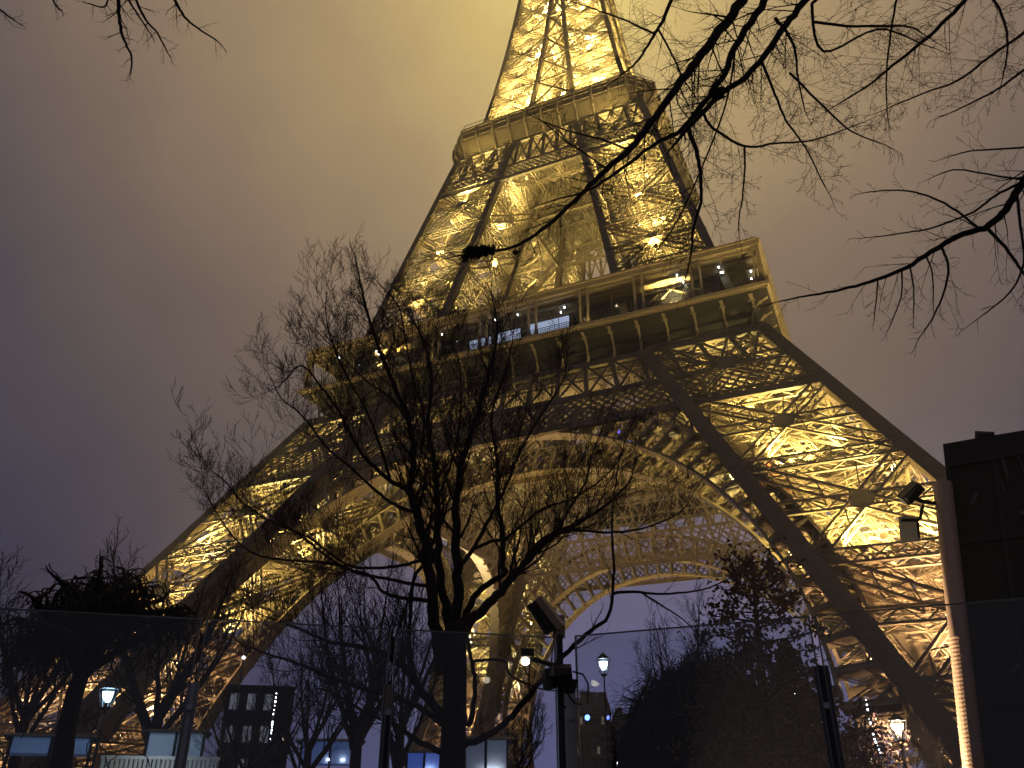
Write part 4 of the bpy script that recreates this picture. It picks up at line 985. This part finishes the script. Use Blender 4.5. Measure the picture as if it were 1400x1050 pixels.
# ---- willow dome
def willow(px, hd, top, rad, label, seed, n=2600, sq=1.0):
    T = Tree(seed); p = at(px, 1040, hd); p.z = 0; H = zat(px, top, hd); tr_ = MB(); tr_.tube([p, p + V3((0, 0, H * .4)), p + V3((.1, .1, H * .75))], [.3, .22, .12], 10)
    for i in range(26):
        a_ = i * 2.4; d = V3((math.cos(a_), math.sin(a_), 0)); rr = rad * T.r.uniform(.5, .95); e = p + V3((0, 0, H * (1 - .35 * (rr / rad) ** 2)))
        T.tube([p + V3((0, 0, H * .6)), p + d * rr * .4 + V3((0, 0, H * .92)), e + d * rr], [.09, .05, .02], 5)
    for i in range(n):
        a_ = T.r.uniform(0, 6.283); u = math.sqrt(T.r.random()); rr = rad * u; zt_ = H * (1 - .42 * u * u * sq + .07 * math.sin(a_ * 3 + seed) * u + .05 * math.sin(a_ * 7 + seed * 2) * u) * T.r.uniform(.88, 1.02)
        q = p + V3((math.cos(a_) * rr, math.sin(a_) * rr, zt_)); L_ = zt_ * T.r.uniform(.25, .8); o_ = V3((math.cos(a_), math.sin(a_), 0)); ph = T.r.uniform(0, 6)
        pts = [q, q + o_ * .12 - V3((0, 0, L_ * .1)), q + o_ * .2 + V3((.08 * math.sin(ph), .08 * math.cos(ph), -L_ * .5)), q + o_ * .18 + V3((.12 * math.sin(ph + 1), .1, -L_))]
        T.tube(pts, [.010, .012, .010, .004], 3)
    for i in range(140):
        a_ = T.r.uniform(0, 6.283); rr = rad * T.r.uniform(.1, .95); q = p + V3((math.cos(a_) * rr, math.sin(a_) * rr, H * (1 - .42 * (rr / rad) ** 2) * .95)); T.twig(q, V3((math.cos(a_), math.sin(a_), T.r.uniform(.2, 1.6))), T.r.uniform(.4, 1.1), .014, 1, up=-.3, wig=.3, kids=4, rmin=.006)
    return finish_tree(T, 'weeping_willow', label, tr_, p, 'willows behind the fence', BARKB)
willow(938, 22, 914, 1.5, 'dark rounded weeping willow left of the leafy tree', 41, 2300)
willow(978, 27, 884, 1.9, 'taller brown weeping willow behind the dark one', 42, 2000)
willow(905, 20, 960, 1.1, 'small drooping willow at the left foot of the dark one', 43, 700)
# ---- tree that kept its leaves
LEAF = mat('brown_leaf', (.13, .08, .06), .8, 0, (.18, .11, .08), 4)
def leafy(px, hd, top, label, seed, H0_=None, R0=1.8, nl=9000, lo=.25, size=.055, name='leafy_tree'):
    T = Tree(seed); p = at(px, 1040, hd); p.z = 0; H = zat(px, top, hd); tr_ = MB(); tr_.tube([p, p + V3((0, 0, H * .5)), p + V3((.1, 0, H * .97))], [.12, .09, .02], 8); LV = MB()
    r = T.r; tips = []
    for i in range(46):
        f = lo + (1 - lo) * (i / 46) ; z = H * f; a_ = i * 2.4; L_ = R0 * (1.15 - f) * r.uniform(.6, 1.25) + .25; d = V3((math.cos(a_), math.sin(a_), .25)).normalized(); st = p + V3((.1 * f, 0, z)); e = st + d * L_ + T.rv() * .15
        T.tube([st, st.lerp(e, .5) + T.rv() * .1, e], [.03, .018, .007], 4)
        for k in range(5):
            q = st.lerp(e, r.uniform(.35, 1)); e2 = q + T.rv() * r.uniform(.2, .5); T.tube([q, e2], [.008, .004], 3); tips.append(e2)
        tips.append(e)
    for i in range(nl):
        t_ = tips[r.randrange(len(tips))]; q = t_ + T.rv() * abs(r.gauss(0, .16)); a_ = T.rv() * size * r.uniform(.6, 1.2); n_ = T.rv(); b_ = a_.cross(n_).normalized() * size * .6
        LV.poly([q - a_, q + b_, q + a_, q - b_], [(0, 1, 2, 3)])
    o = finish_tree(T, name, label, tr_, p, 'leafy trees behind the fence'); LV.build('leaves', LEAF, o)
leafy(1056, 17, 762, 'thin dark tree still holding brown leaves, in front of the arch foot', 51, nl=6500)
leafy(1022, 19, 892, 'shorter brown leaved tree left of the thin leafy one', 52, nl=5200, R0=1.5)
leafy(1096, 21, 935, 'low broad brown leaved tree beside the dark blue post', 54, nl=9000, R0=2.2, lo=.1)
leafy(1180, 24, 1000, 'low brown leaved bush tree below the string of bulbs', 55, nl=5000, R0=1.8, lo=.1)
# ---- conifer
T = Tree(61); hd = 32; p = at(1097, 1040, hd); p.z = 0; H = zat(1090, 872, hd); tr_ = MB(); tr_.tube([p, p + V3((0, 0, H))], [.2, .02], 8); r = T.r
for i in range(2600):
    f = r.random() ** .8; z = H * (.12 + .88 * f); R_ = (1 - f) * 2.3 + .15; a_ = r.uniform(0, 6.283); st = p + V3((0, 0, z)); d = V3((math.cos(a_), math.sin(a_), -.25)); L_ = R_ * r.uniform(.5, 1.05); e = st + d * L_
    s0 = st + d * L_ * r.uniform(.3, .7)
    T.tube([s0, e, e + V3((0, 0, -.12)) + T.rv() * .08], [.05, .035, .01], 3)
finish_tree(T, 'conifer', 'dark pointed conifer behind the leafy trees', tr_, p, 'conifers', mat('conifer_green', (.02, .03, .02), .9))

# ------------------------------------------------------------------ the night mist that thickens the view of the upper tower
hz = MB(); hz.box((-300, -300, -1), (300, 300, 226)); ho = hz.build('haze', None); tag(ho, kind='stuff')
hm = bpy.data.materials.new('haze_air'); hm.use_nodes = True; t = hm.node_tree; t.nodes.clear()
o_ = t.nodes.new('ShaderNodeOutputMaterial'); v_ = t.nodes.new('ShaderNodeVolumePrincipled'); t.links.new(v_.outputs[0], o_.inputs['Volume'])
v_.inputs['Color'].default_value = (.9, .88, .85, 1); v_.inputs['Density'].default_value = .0008; v_.inputs['Anisotropy'].default_value = .2
ho.data.materials.append(hm)
